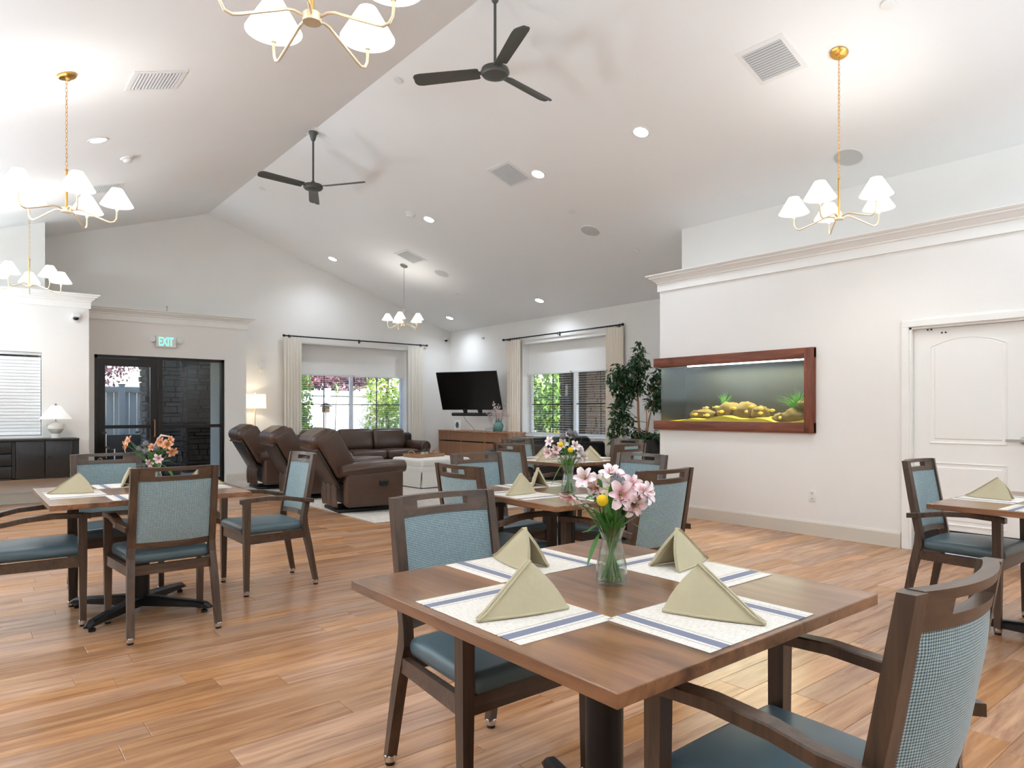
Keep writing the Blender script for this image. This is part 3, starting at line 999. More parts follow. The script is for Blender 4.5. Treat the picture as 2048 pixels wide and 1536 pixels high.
def glide(mb, x, y):
    mb.lathe([(.019, .012), (.021, .016), (.021, .034), (.019, .036)], 12, Matrix.Translation((x, y, 0)))
def make_chair():
    t = thing('dining_chair', '', 'chair')
    wl_ = M['walnut']
    for sg in (-1, 1):
        rings = []
        for z, w, s0 in ((.03, .032, .004), (.38, .042, .0), (.646, .045, .0)):
            rings.append(rectring(sg * (.28 - .0225), ly(s0 + w / 2), z, w, w))
        lg = MB().loft(rings).build('leg', wl_, t, smooth=False)
        mb = MB(); glide(mb, sg * .2575, ly(.02)); mb.build('glide', M['chrome'], lg)
        MB().cyl((sg * .2575, ly(.02)), .017, 0, .012, 12).build('glide_pad', M['blackplastic'], lg)
        rings = []
        for z, sa, sb, xo in ((.03, .510, .546, .246), (.30, .452, .502, .238), (.446, .416, .474, .231), (.508, .424, .470, .229), (.72, .462, .510, .228), (.951, .503, .547, .227)):
            rings.append([(sg * (xo - .037), ly(sb), z), (sg * xo, ly(sb - .006), z), (sg * xo, ly(sa + .006), z), (sg * (xo - .037), ly(sa), z)])
        lg = MB().loft(rings).build('leg', wl_, t, smooth=False)
        mb = MB(); glide(mb, sg * .227, ly(.527)); mb.build('glide', M['chrome'], lg)
        MB().cyl((sg * .227, ly(.527)), .017, 0, .012, 12).build('glide_pad', M['blackplastic'], lg)
        rings = []
        for s, xc, zt, w, sk in ((-.018, .2575, .660, .047, 0), (.02, .2575, .667, .047, 0), (.165, .2575, .674, .047, 0), (.30, .257, .665, .046, 0), (.385, .256, .648, .046, .01), (.475, .2275, .631, .042, .030)):
            x0, x1 = xc - w / 2, xc + w / 2
            rings.append([(sg * x0, ly(s - sk), zt - .030), (sg * x1, ly(s + sk), zt - .030), (sg * x1, ly(s + sk), zt - .004), (sg * (x1 - .004), ly(s + sk), zt), (sg * (x0 + .004), ly(s - sk), zt), (sg * x0, ly(s - sk), zt - .004)])
        MB().loft(rings).build('arm', M['walnut'], t, smooth=False)
    mb = MB()
    mb.box(-.24, ly(.042), .352, .24, ly(.008), .412)
    mb.box(-.20, ly(.462), .352, .20, ly(.435), .405)
    for sg in (-1, 1):
        mb.loft([[(sg * (.272 - .035 * k), ly(s), z0), (sg * (.272 - .035 * k - .025), ly(s), z0), (sg * (.272 - .035 * k - .025), ly(s), z1), (sg * (.272 - .035 * k), ly(s), z1)] for s, k, z0, z1 in ((.03, 0, .352, .412), (.445, 1.2, .352, .405))])
    mb.build('seat_frame', M['walnutx'], t, smooth=False)
    MB().rbox((0, ly(.215), .441), (.49, .445, .068), .032, 3, crown=.024, taper=(.86, 1.0)).build('seat', M['seat'], t)
    # curved top rail with a hand slot
    def bar(mb, x0, x1, z0, z1, n, th=.030):
        rings = []
        for i in range(n + 1):
            x = x0 + (x1 - x0) * i / n
            b = bow(x)
            rings.append([(x, ly(stile_s(z0) + b + th / 2), z0), (x, ly(stile_s(z0) + b - th / 2), z0), (x, ly(stile_s(z1) + b - th / 2), z1), (x, ly(stile_s(z1) + b + th / 2), z1)])
        mb.loft(rings)
    mb = MB()
    bar(mb, -.191, .191, .932, .9525, 14)
    bar(mb, -.191, .191, .878, .903, 14)
    bar(mb, -.191, -.112, .903, .932, 3)
    bar(mb, .112, .191, .903, .932, 3)
    mb.build('top_rail', M['walnutx'], t, angle=30)
    mb = MB(); bar(mb, -.191, .191, .498, .534, 10)
    mb.build('bottom_rail', M['walnutx'], t, angle=30)
    # upholstered back panel, both faces
    mb = MB()
    z0, z1, hw, th = .532, .880, .191, .042
    rings = []
    nu, nv = 12, 8
    vs, fs = [], []
    for side in (1, -1):
        for i in range(nu + 1):
            for j in range(nv + 1):
                x = -hw + 2 * hw * i / nu
                z = z0 + (z1 - z0) * j / nv
                e = min(1, min(i, nu - i) / 1.0 * .6, min(j, nv - j) / 1.0 * .6) if min(i, nu - i, j, nv - j) < 2 else 1
                off = side * th / 2 * (.55 + .45 * e)
                vs.append((x, ly(stile_s(z) + bow(x) - off), z))
    base = (nu + 1) * (nv + 1)
    for side in (0, 1):
        for i in range(nu):
            for j in range(nv):
                a = side * base + i * (nv + 1) + j
                fs.append((a, a + 1, a + nv + 2, a + nv + 1) if side else (a, a + nv + 1, a + nv + 2, a + 1))
    rim = [i * (nv + 1) for i in range(nu + 1)] + [nu * (nv + 1) + j for j in range(1, nv + 1)] + [i * (nv + 1) + nv for i in range(nu - 1, -1, -1)] + [j for j in range(nv - 1, 0, -1)]
    for k in range(len(rim)):
        a, b = rim[k], rim[(k + 1) % len(rim)]
        fs.append((a, b, base + b, base + a))
    mb.add(vs, fs)
    mb.build('backrest', M['fabric'], t, angle=60)
    return t

G1, G2 = 'dining chairs at the tables', None
chair0 = make_chair()
def faces(d):
    return {'N': 0, 'S': pi, 'E': -pi / 2, 'W': pi / 2}[d]
CHAIRS = [
    (1.430, 1.925, 'S', 0, 'dining chair facing the camera across the far side of the nearest table'),
    (1.475, 0.722, 'N', 0, 'large dining chair with its back to the camera, cut by the bottom edge'),
    (0.955, 4.416, 'N', 0, 'dining chair with its back to the camera at the table before the black sideboard'),
    (0.855, 5.540, 'S', .0, 'dining chair behind the peach flowers, in front of the exit door'),
    (1.790, 5.010, 'W', 0, 'dining chair seen side on, between the left table and the leather recliners'),
    (0.315, 4.967, 'E', 0, 'dining chair cut by the left picture edge, only seat, arms and front legs showing'),
    (2.510, 3.285, 'E', 0, 'dining chair at the left side of the middle table, back turned towards the white ottoman'),
    (3.015, 3.890, 'S', 0, 'dining chair on the far side of the middle table, facing the camera'),
    (3.665, 3.295, 'W', 0, 'dining chair on the right side of the middle table with pale lit front fabric'),
    (2.953, 2.570, 'N', 0, 'dining chair with its back to the camera right of the nearest pink flowers'),
    (4.360, 5.120, 'E', 0, 'dining chair at the left side of the farthest table, back towards the wooden console'),
    (5.020, 5.830, 'S', 0, 'dining chair on the far side of the farthest table, near the black leather loveseat'),
    (5.650, 5.180, 'W', 0, 'dining chair on the right side of the farthest table, before the tall potted plant'),
    (4.990, 4.600, 'N', 0, 'dining chair with its back to the camera at the farthest table'),
    (4.830, 1.525, 'S', 0, 'dining chair in front of the white panelled door'),
]
for i, (x, y, d, dr, lab) in enumerate(CHAIRS):
    lab = lab
    if i == 0:
        chair0.location = (x, y, 0)
        chair0.rotation_euler = (0, 0, faces(d) + dr)
        tag(chair0, lab, group=G1)
    else:
        dup(chair0, (x, y, 0), faces(d) + dr, lab, G1)

# ------------------------------------------------------------------ dining tables
def make_table():
    t = thing('dining_table', '', 'table')
    MB().rbox((0, 0, .747), (1.05, 1.05, .030), .0025, 1).build('tabletop', M['tabletop'], t, smooth=False)
    mb = MB().lathe([(.054, .05), (.054, .715)], 28)
    mb.box(-.2, -.03, .708, .2, .03, .732); mb.box(-.03, -.2, .708, .03, .2, .732)
    mb.build('pedestal', M['black'], t, angle=30)
    for k in range(4):
        m = Matrix.Rotation(k * pi / 2, 4, 'Z')
        rings = []
        for x, w, zt, zb in ((.0, .075, .10, .035), (.12, .07, .095, .035), (.36, .058, .075, .035), (.44, .052, .066, .032), (.475, .04, .045, .028)):
            rings.append([(x, -w / 2, zb), (x, w / 2, zb), (x, w / 2, zt - .012), (x, w / 2 - .014, zt), (x, -w / 2 + .014, zt), (x, -w / 2, zt - .012)])
        f = MB().loft(rings, mat=m).build('foot', M['black'], t, smooth=False)
        MB().lathe([(.010, .034), (.010, .020), (.020, .016), (.020, 0)], 12, m @ Matrix.Translation((.43, 0, 0))).build('glide', M['blackplastic'], f)
    return t
TG = 'square walnut dining tables'
table0 = make_table()
TABLES = [
    (1.430, 1.343, 0, 'square walnut dining table nearest the camera'),
    (0.905, 4.865, 0, 'square walnut dining table in front of the black sideboard, with peach flowers'),
    (2.985, 3.130, radians(-3), 'square walnut dining table in the middle of the row, behind the nearest bouquet'),
    (5.005, 5.225, 0, 'square walnut dining table farthest away, behind the middle bouquet'),
    (4.610, 0.935, 0, 'square walnut dining table cut by the right picture edge beside the white door'),
]
TURN = [radians(-22), pi / 4, radians(20), pi / 4, 0]
for i, (x, y, rz, lab) in enumerate(TABLES):
    if i == 0:
        table0.location = (x, y, 0); table0.rotation_euler = (0, 0, rz); tag(table0, lab, group=TG); tt = table0
    else:
        tt = dup(table0, (x, y, 0), rz, lab, TG)
    for ch in tt.children:
        if ch.name.startswith('foot') or ch.name.startswith('pedestal'):
            ch.rotation_euler = (0, 0, TURN[i])

# ------------------------------------------------------------------ placemats and napkins
mat_me = None
def placemat(x, y, rz, label):
    global mat_me
    if mat_me is None:
        o = MB().rbox((0, 0, .001), (.43, .295, .002), .0008, 1).build('placemat', M['placemat'])
        mat_me = o.data
    else:
        o = bpy.data.objects.new('placemat', mat_me)
        COL.objects.link(o)
    o.location = (x, y, .7621)
    o.rotation_euler = (0, 0, rz)
    return tag(o, label, 'placemat', 'striped cream placemats')

def napkin_mesh(seed):
    """cloth folded to a standing pyramid: the spine runs from the peak to the back, two wings open to +y"""
    r = random.Random(seed)
    mb = MB()
    ap = Vector((r.uniform(-.006, .006), .030 + r.uniform(-.01, .01), .122 + r.uniform(-.006, .006)))
    bk = Vector((0, -.128, .002))
    for sg in (-1, 1):
        ft = Vector((sg * (.052 + r.uniform(-.008, .012)), .112 + r.uniform(-.012, .008), .002))
        for layer in range(3):
            sh = layer * .0042
            bulge = .012 + r.uniform(-.004, .006)
            nu, nv = 8, 6
            lift = layer * .004
            def P(u, v, side):
                e = bk.lerp(ft, u)
                out = Vector((sg * bulge * sin(pi * u) * (1 - .25 * u), 0, 0))
                b = e + out
                q = ap.lerp(b, v)
                q.x += sg * (-sh + side * .0017) + sg * .009 * sin(pi * v) * sin(pi * u)
                q.y += .012 * sin(pi * v) * u
                q.z = max(.0015 + lift * (1 - v) , q.z)
                if v > .99:
                    q.z += .0035 * layer
                return q
            vs, fs = [], []
            for side in (1, -1):
                for i in range(nu + 1):
                    for j in range(nv + 1):
                        vs.append(P(i / nu, j / nv, side))
            base = (nu + 1) * (nv + 1)
            for side in (0, 1):
                for i in range(nu):
                    for j in range(nv):
                        a = side * base + i * (nv + 1) + j
                        fs.append((a, a + 1, a + nv + 2, a + nv + 1))
            rim = [i * (nv + 1) for i in range(nu + 1)] + [nu * (nv + 1) + j for j in range(1, nv + 1)] + [i * (nv + 1) + nv for i in range(nu - 1, -1, -1)] + [j for j in range(nv - 1, 0, -1)]
            for k in range(len(rim)):
                a, b = rim[k], rim[(k + 1) % len(rim)]
                fs.append((a, b, base + b, base + a))
            mb.add(vs, fs)
        # rolled hem along the bottom edge
        pts = []
        for i in range(9):
            u = i / 8
            e = bk.lerp(ft, u) + Vector((sg * .012 * sin(pi * u), 0, 0))
            pts.append((e.x - sg * .003, e.y, .006))
        mb.tube(pts, [.003] + [.0042] * 7 + [.0055], 6)
    return mb
nap_me = []
def napkin(x, y, rz, label, k, s=1.0):
    while len(nap_me) <= k % 4:
        o = napkin_mesh(11 + len(nap_me)).build('napkin_proto', M['napkin'], angle=50)
        nap_me.append(o.data)
        bpy.data.objects.remove(o)
        nap_me[-1].name = 'napkin'
    o = bpy.data.objects.new('napkin', nap_me[k % 4])
    COL.objects.link(o)
    o.location = (x, y, .7642)
    o.rotation_euler = (0, 0, rz)
    o.scale = (s, s, s)
    return tag(o, label, 'napkin', 'folded khaki napkins')

TN = ['the nearest table', 'the table with peach flowers', 'the middle table', 'the farthest table', 'the table by the white door']
SIDE = {'W': 'left', 'N': 'far', 'E': 'right', 'S': 'near'}
# centre of mat relative to the table centre, its turn, and the napkin's place on it
MATS = {'W': (-.352, -.012, pi / 2), 'N': (.012, .362, 0), 'E': (.352, -.012, pi / 2), 'S': (-.012, -.362, 0)}
NAPS = {'W': (-.355, -.048, -pi / 2), 'N': (-.012, .372, pi), 'E': (.395, .022, pi / 2), 'S': (.0, -.362, .15)}
for ti, (tx, ty, rz, _) in enumerate(TABLES):
    R2 = Matrix.Rotation(rz, 2)
    sides = 'WNES'
    if ti == 4:
        sides = 'WN'
    for k, sd in enumerate(sides):
        mx, my, mr = MATS[sd]
        p = R2 @ Vector((mx, my))
        placemat(tx + p.x, ty + p.y, rz + mr, 'cream placemat with blue stripes on the %s side of %s' % (SIDE[sd], TN[ti]))
        nx, ny, nr = NAPS[sd]
        if ti == 1 and sd == 'W': nx, ny, nr = -.36, .06, -pi / 2 - .1
        if ti == 1 and sd == 'N': nx, ny, nr = -.01, .33, pi
        if ti == 2 and sd == 'W': nx, ny, nr = -.36, .02, -pi / 2 + .35
        if ti == 2 and sd == 'N': nx, ny, nr = .02, .33, pi - .5
        p = R2 @ Vector((nx, ny))
        napkin(tx + p.x, ty + p.y, rz + nr, 'khaki pyramid napkin on the %s side of %s' % (SIDE[sd], TN[ti]), ti + k)
# ------------------------------------------------------------------ chandeliers
def make_chandelier(top_z, slope_sign, s=1.0, metal=('brass', 'palebrass'), lampw=5.0, drop=0.0):
    """origin at the canopy on the sloped ceiling; hub hangs below"""
    t = thing('chandelier', '', 'chandelier')
    hub = -(top_z - 2.862 + drop)
    tilt = Matrix.Rotation(slope_sign * TILT, 4, 'Y')
    MB().lathe([(.0, -.001), (.071, -.001), (.071, -.012), (.062, -.022), (.016, -.026), (.012, -.045)], 24, tilt).build('canopy', M[metal[0]], t)
    # chain links
    zt, zb = -.04, hub + .31
    n = max(6, int((zt - zb) / .031))
    mb = MB()
    for i in range(n):
        zz = zt + (zb - zt) * (i + .5) / n
        L = (zt - zb) / n * .68
        a = (i % 2) * pi / 2
        pts = []
        for k in range(10):
            th = 2 * pi * k / 10
            q = (.0075 * cos(th), L * sin(th))
            pts.append((q[0] * cos(a), q[0] * sin(a), zz + q[1]))
        mb.tube(pts, .0021, 5, closed=True)
    mb.build('chain', M[metal[0]], t)
    mb = MB().cyl((0, 0), .0085, hub, hub + .30, 10)
    mb.lathe([(.004, hub + .30), (.012, hub + .305), (.012, hub + .312), (.004, hub + .318)], 10)
    mb.build('rod', M[metal[0]], t)
    MB().lathe([(.037, hub - .028), (.037, hub + .006), (.03, hub + .012), (.01, hub + .014)], 20).build('hub', M[metal[1]], t)
    R = .345 * s
    for k in range(5):
        rot = Matrix.Rotation(2 * pi * k / 5, 4, 'Z')
        pts = [(.033, 0, hub - .008), (.07, 0, hub + .004), (.10, 0, hub + .002), (.13, 0, hub - .010)]
        pts += [(R - .075, 0, hub - .062), (R - .045, 0, hub - .071), (R - .018, 0, hub - .062), (R - .003, 0, hub - .035), (R, 0, hub - .005), (R, 0, hub + .028)]
        arm = MB().tube(pts, .0066, 8, mat=rot).build('arm', M[metal[1]], t)
        T = rot @ Matrix.Translation((R, 0, hub + .026))
        MB().lathe([(.011, 0), (.011, .012), (.0095, .014), (.0095, .085)], 12, T).build('candle_sleeve', M['candle'], arm)
        bb = MB().lathe([(.004, .086), (.013, .10), (.014, .115), (.008, .132), (.002, .14)], 10, T).build('bulb', M['bulb'], arm)
        # empire shade, open at both ends
        r0, r1, z0, z1 = .122 * s, .042 * s, .047, .047 + .135 * s
        mb = MB()
        prof = [(r0, z0), (r1, z1), (r1 - .0015, z1), (r0 - .0015, z0)]
        ns = 32
        rings = [[(r * cos(2 * pi * j / ns), r * sin(2 * pi * j / ns), z) for j in range(ns)] for r, z in prof]
        mb.loft(rings + [rings[0]], cap=False, mat=T)
        mb.build('lamp_shade', M['shade'], arm, angle=60)
        ld = bpy.data.lights.new('bulb_light', 'POINT')
        ld.energy = lampw
        ld.color = (0.98, 0.96, 0.93)
        ld.shadow_soft_size = .03
        lo = bpy.data.objects.new('bulb_light', ld)
        COL.objects.link(lo)
        lo.parent = t
        lo.location = (rot @ Vector((R, 0, 0))) + Vector((0, 0, hub + .026 + .118))
    return t
def chandelier(x, y, yaw, label, sgn, **kw):
    z = zc(x)
    t = make_chandelier(z, sgn, **kw)
    t.location = (x, y, z)
    # canopy keeps to the slope while the arms turn
    for ch in t.children:
        if not ch.name.startswith('canopy'):
            ch.matrix_basis = Matrix.Rotation(yaw, 4, 'Z') @ ch.matrix_basis
    return tag(t, label, group='brass chandeliers with five white shades')
chandelier(5.612, 2.655, 5.697, 'brass chandelier with five lit white shades hanging before the aquarium wall', 1)
chandelier(0.672, 6.408, 3.549, 'brass chandelier with five lit white shades hanging above the left dining table', -1)
chandelier(1.115, 2.655, 1.662, 'brass chandelier with five lit white shades cut by the top edge of the picture', -1)
chandelier(0.690, 10.25, 1.502, 'brass chandelier with five lit white shades over the black sideboard, cut by the left edge', -1, drop=.04)
chandelier(6.380, 11.00, 5.2, 'small silver chandelier with five lit white shades over the leather sofa', 1, s=.86, metal=('nickel', 'palebrass'), lampw=4)

# ------------------------------------------------------------------ ceiling fans
def make_fan():
    t = thing('ceiling_fan', '', 'ceiling fan')
    MB().lathe([(.055, .0), (.058, -.02), (.05, -.035), (.026, -.115), (.016, -.125)], 20).build('canopy', M['gunmetal'], t)
    MB().box(-.13, -.13, -.006, .13, .13, .03).build('ceiling_plate', M['ceiling'], t, smooth=False)
    MB().cyl((0, 0), .0125, -.72, -.1, 12).build('downrod', M['gunmetal'], t)
    mb = MB().lathe([(.02, -.640), (.026, -.665), (.07, -.676), (.115, -.690), (.123, -.712), (.123, -.728), (.112, -.738), (.108, -.746), (.07, -.762), (.045, -.768), (.0, -.770)], 32)
    mb.build('motor_housing', M['gunmetal'], t)
    for k in range(3):
        rot = Matrix.Rotation(k * 2 * pi / 3, 4, 'Z')
        rings = []
        for x, w in ((.14, .056), (.16, .062), (.45, .068), (.66, .072), (.70, .066), (.718, .050), (.727, .026)):
            tw = radians(13)
            ring = []
            for a, h in ((-1, -.003), (-.35, .004), (.45, .007), (1, -.001), (1, -.005), (.45, .002), (-.35, -.001), (-1, -.007)):
                yy = a * w
                ring.append((x, yy * cos(tw) - h * sin(tw), -.712 + yy * sin(tw) + h * cos(tw)))
            rings.append(ring)
        b = MB().loft(rings, mat=rot).build('blade', M['gunmetal'], t, angle=25)
        MB().loft([[(x, -w, -.718), (x, w, -.712), (x, w, -.706), (x, -w, -.712)] for x, w in ((.09, .02), (.20, .022))], mat=rot).build('blade_bracket', M['gunmetal'], b, smooth=False)
    return t
fan0 = make_fan()
fan0.location = (RIDGE_X, 4.62, RIDGE_Z - .012)
fan0.rotation_euler = (0, 0, 2.255)
tag(fan0, 'dark three blade ceiling fan on a long rod, nearer and larger of the two', group='dark ceiling fans on the ridge')
dup(fan0, (RIDGE_X, 8.46, RIDGE_Z - .012), 3.242, 'dark three blade ceiling fan on a long rod, farther and smaller of the two')

# ------------------------------------------------------------------ ceiling fittings on the slopes
def on_slope(x, y):
    return (x, y, zc(x)), (0, TILT if x > RIDGE_X else -TILT, 0)
led0 = None
def downlight(x, y, label, power=36):
    global led0
    loc, rot = on_slope(x, y)
    if led0 is None:
        led0 = thing('downlight', label, 'downlight', loc, group='recessed downlights', rot=rot)
        MB().lathe([(.096, -.0005), (.096, -.006), (.080, -.008), (.074, -.003), (.074, .0)], 28).build('trim_ring', M['white'], led0)
        MB().cyl((0, 0), .074, -.0045, -.001, 28).build('lens', M['led'], led0)
    elif label:
        dup(led0, loc, label=label, rot=rot)
    ld = bpy.data.lights.new('downlight_or_fill_beam', 'SPOT')
    ld.energy = power
    ld.spot_size = radians(150)
    ld.spot_blend = 1.0
    ld.shadow_soft_size = .07
    ld.color = (0.84, 0.95, 1.10)
    o = bpy.data.objects.new('downlight_or_fill_beam', ld)
    COL.objects.link(o)
    o.location = (loc[0], loc[1], loc[2] - .04)
for x, y, lab in [(5.597, 4.73, 'bright recessed downlight left of the aquarium wall, largest one on the slope'),
                  (5.597, 6.375, 'bright recessed downlight beside a square ceiling vent'),
                  (5.61, 8.92, 'bright recessed downlight right of the farther ceiling fan'),
                  (5.615, 12.386, 'bright recessed downlight near the gable wall, left of the silver chandelier'),
                  (8.31, 9.424, 'bright recessed downlight above the window beside the television'),
                  (8.32, 12.386, 'bright recessed downlight in the far corner above the television'),
                  (1.134, 8.196, 'bright recessed downlight on the left slope beside the left chandelier'),
                  (5.6, 1.2, None),  # unlabelled rows: spots added for fill out of view, no fitting
                  (1.53, .9, None),
                  (5.6, -2.0, None),
                  (1.53, -2.0, None)]:
    downlight(x, y, lab)

vent0 = None
def vent(x, y, label):
    global vent0
    loc, rot = on_slope(x, y)
    if vent0 is None:
        vent0 = thing('ceiling_vent', label, 'vent', loc, group='square ceiling vents', rot=rot)
        h, w = .178, .04
        mb = MB()
        mb.box(-h - w, -h - w, -.008, h + w, -h, 0); mb.box(-h - w, h, -.008, h + w, h + w, 0)
        mb.box(-h - w, -h, -.008, -h, h, 0); mb.box(h, -h, -.008, h + w, h, 0)
        mb.build('frame', M['white'], vent0, smooth=False)
        MB().box(-h, -h, -.002, h, h, .002).build('recess', M['ventdark'], vent0, smooth=False)
        me = None
        for i in range(13):
            xx = -h + (i + .5) * 2 * h / 13
            if me is None:
                me = MB().loft([[(-.009, yy, -.003), (.006, yy, -.012), (.008, yy, -.0105), (-.007, yy, -.0015)] for yy in (-h, h)]).build('slat', M['slat'], vent0, smooth=False).data
                s = [c for c in vent0.children if c.name.startswith('slat')][0]
            else:
                s = bpy.data.objects.new('slat', me); COL.objects.link(s); s.parent = vent0
            s.location = (xx, 0, 0)
    else:
        dup(vent0, loc, label=label, rot=rot)
vent(1.345, 6.575, 'white louvred ceiling vent on the left slope right of the left chandelier')
vent(5.413, 3.14, 'white louvred ceiling vent nearest to the aquarium wall chandelier, largest in view')
vent(5.43, 6.73, 'white louvred ceiling vent beside the second downlight')
vent(6.225, 10.51, 'white louvred ceiling vent above the silver chandelier')
vent(1.50, 10.36, 'white louvred ceiling vent half hidden behind the left chandelier')

sp0 = None
for x, y, lab in [(6.865, 6.71, 'round grey ceiling speaker between the fan and the aquarium wall crown'),
                  (6.865, 3.156, 'round grey ceiling speaker behind the right chandelier chain'),
                  (6.87, 10.485, 'round grey ceiling speaker right of the silver chandelier')]:
    loc, rot = on_slope(x, y)
    if sp0 is None:
        sp0 = thing('ceiling_speaker', lab, 'speaker', loc, group='ceiling speakers', rot=rot)
        MB().lathe([(.145, -.0005), (.145, -.006), (.132, -.008), (.132, -.004)], 32).build('rim', M['white'], sp0)
        MB().lathe([(.132, -.003), (.132, -.0055), (.06, -.008), (.0, -.009)], 32).build('grille', M['speaker'], sp0)
    else:
        dup(sp0, loc, label=lab, rot=rot)

sd0 = None
for x, y, lab in [(1.534, 8.98, 'white smoke detector below the left downlight'),
                  (5.377, 9.09, 'white smoke detector beside the downlight right of the farther fan')]:
    loc, rot = on_slope(x, y)
    if sd0 is None:
        sd0 = thing('smoke_detector', lab, 'smoke detector', loc, group='smoke detectors', rot=rot)
        MB().lathe([(.075, 0), (.075, -.012), (.066, -.02), (.05, -.022)], 24).build('base', M['white'], sd0)
        MB().lathe([(.05, -.022), (.05, -.038), (.046, -.044), (.03, -.052), (0, -.054)], 24).build('sensor_cap', M['whitegloss'], sd0)
    else:
        dup(sd0, loc, label=lab, rot=rot)
sk0 = None
for x, y, lab in [(3.70, 6.5, 'flush white sprinkler cover near the ridge between the two fans'),
                  (5.366, 2.175, 'flush white sprinkler cover at the top edge of the picture'),
                  (6.385, 6.594, 'flush white sprinkler cover left of the nearer ceiling speaker'),
                  (7.52, 6.45, 'flush white sprinkler cover near the end of the crown moulding'),
                  (3.78, 10.97, 'flush white sprinkler cover beyond the farther fan'),
                  (7.57, 10.98, 'flush white sprinkler cover above the television wall')]:
    loc, rot = on_slope(x, y)
    if sk0 is None:
        sk0 = thing('sprinkler_cover', lab, 'sprinkler', loc, group='sprinkler covers', rot=rot)
        MB().lathe([(.048, -.006), (.05, -.010), (.046, -.014), (0, -.016)], 20).build('cover_plate', M['white'], sk0)
        MB().cyl((0, 0), .03, -.007, 0, 16).build('cup', M['ventdark'], sk0)
    else:
        dup(sk0, loc, label=lab, rot=rot)

# ------------------------------------------------------------------ wall fittings
def exit_sign():
    t = thing('exit_sign', 'white exit sign with green lit letters and two emergency lamp heads over the bronze door', 'exit sign', (2.735, YE, 2.44))
    MB().rbox((0, -.028, 0), (.315, .052, .20), .008, 2).build('housing', M['white'], t)
    cu = bpy.data.curves.new('lettering', 'FONT')
    cu.body = 'EXIT'
    cu.size = .175
    cu.align_x = 'CENTER'; cu.align_y = 'CENTER'
    cu.extrude = .0012
    cu.offset = .004
    tmp = bpy.data.objects.new('tmp_text', cu)
    COL.objects.link(tmp)
    dg = bpy.context.evaluated_depsgraph_get()
    me = bpy.data.meshes.new_from_object(tmp.evaluated_get(dg))
    bpy.data.objects.remove(tmp)
    xs = [v.co.x for v in me.vertices]; ys = [v.co.y for v in me.vertices]
    w, h = max(xs) - min(xs), max(ys) - min(ys)
    cx, cy = (max(xs) + min(xs)) / 2, (max(ys) + min(ys)) / 2
    for v in me.vertices:
        x, y, z = v.co
        v.co = ((x - cx) / w * .225, -.0555 - z, (y - cy) / h * .145)
    me.materials.clear(); me.materials.append(M['exit'])
    o = bpy.data.objects.new('lettering', me)
    COL.objects.link(o); o.parent = t
    for sg in (-1, 1):
        m = Matrix.Translation((sg * .20, -.045, .015)) @ Matrix.Rotation(sg * .5, 4, 'Z') @ Matrix.Rotation(radians(70), 4, 'X')
        hd = MB().lathe([(.022, -.05), (.034, -.035), (.046, .02), (.046, .032), (.040, .034)], 18, m).build('lamp_head', M['white'], t)
        MB().cyl((0, 0), .039, .028, .033, 16, m).build('lens', M['ceramic'], hd)
        MB().tube([(sg * .15, -.03, .015), (sg * .19, -.04, .015)], .012, 8).build('bracket', M['white'], hd)
exit_sign()

def dome_camera(loc, rz, label):
    t = thing('security_camera', label, 'camera', loc, rz, 'white dome cameras')
    MB().lathe([(.062, 0), (.062, .018), (.052, .024)], 24, Matrix.Rotation(pi / 2, 4, 'X')).build('wall_plate', M['white'], t)
    MB().rbox((0, -.055, .028), (.115, .085, .065), .028, 3).build('housing', M['white'], t)
    MB().lathe([(.038, 0.002), (.037, -.014), (.029, -.028), (.015, -.037), (0, -.039)], 20, Matrix.Translation((0, -.062, .0))).build('dome', M['blackplastic'], t)
    return t
dome_camera((1.315, YL, 2.60), 0, 'white dome security camera on the wall above the closed blind')
dome_camera((8.74, YN, 2.915), .35, 'white dome security camera in the far corner above the television')

t = thing('fire_strobe', 'white fire alarm strobe on the wall above the floor lamp', 'alarm', (4.535, YN, 2.12))
MB().rbox((0, -.022, 0), (.115, .044, .16), .01, 2).build('housing', M['white'], t)
MB().rbox((0, -.05, -.02), (.06, .022, .07), .008, 2).build('lens', M['ceramic'], t)

t = thing('wall_outlet', 'white duplex outlet on the wall below the aquarium', 'outlet', (XR, 3.472, .403), -pi / 2)
MB().rbox((0, -.004, 0), (.075, .008, .12), .003, 1).build('cover_plate', M['white'], t)
for s in (-1, 1):
    f = MB().rbox((0, -.0085, s * .028), (.034, .004, .03), .006, 2).build('socket', M['ceramic'], t)
    MB().box(-.009, -.0112, s * .028 - .006, -.006, -.0102, s * .028 + .006).box(.006, -.0112, s * .028 - .006, .009, -.0102, s * .028 + .006).build('slot', M['blackplastic'], f, smooth=False)
t = thing('wall_sprinkler', 'small side wall sprinkler high on the television wall', 'sprinkler', (XT, 11.93, 2.86), -pi / 2)
MB().lathe([(.03, 0), (.03, .006), (.012, .01), (.01, .05), (.018, .055), (.018, .058)], 14, Matrix.Rotation(pi / 2, 4, 'X')).build('head', M['chrome'], t)
t = thing('ledge_sprinkler', 'thin upright sprinkler pipe on the ledge above the exit sign', 'sprinkler', (2.78, YE + .1, LEDGE + .04))
MB().cyl((0, 0), .008, 0, .10, 8).build('pipe', M['nickel'], t)
MB().lathe([(.006, .10), (.016, .112), (.016, .116)], 10).build('deflector', M['nickel'], t)
# ------------------------------------------------------------------ sitting area
struct_rug = thing('area_rug', 'cream patterned area rug under the leather recliners and the white ottoman', 'rug', (3.66, 6.93, 0))
MB().rbox((2.35, 2.9, .006), (4.7, 5.8, .012), .004, 1).build('rug_body', M['rug'], struct_rug)

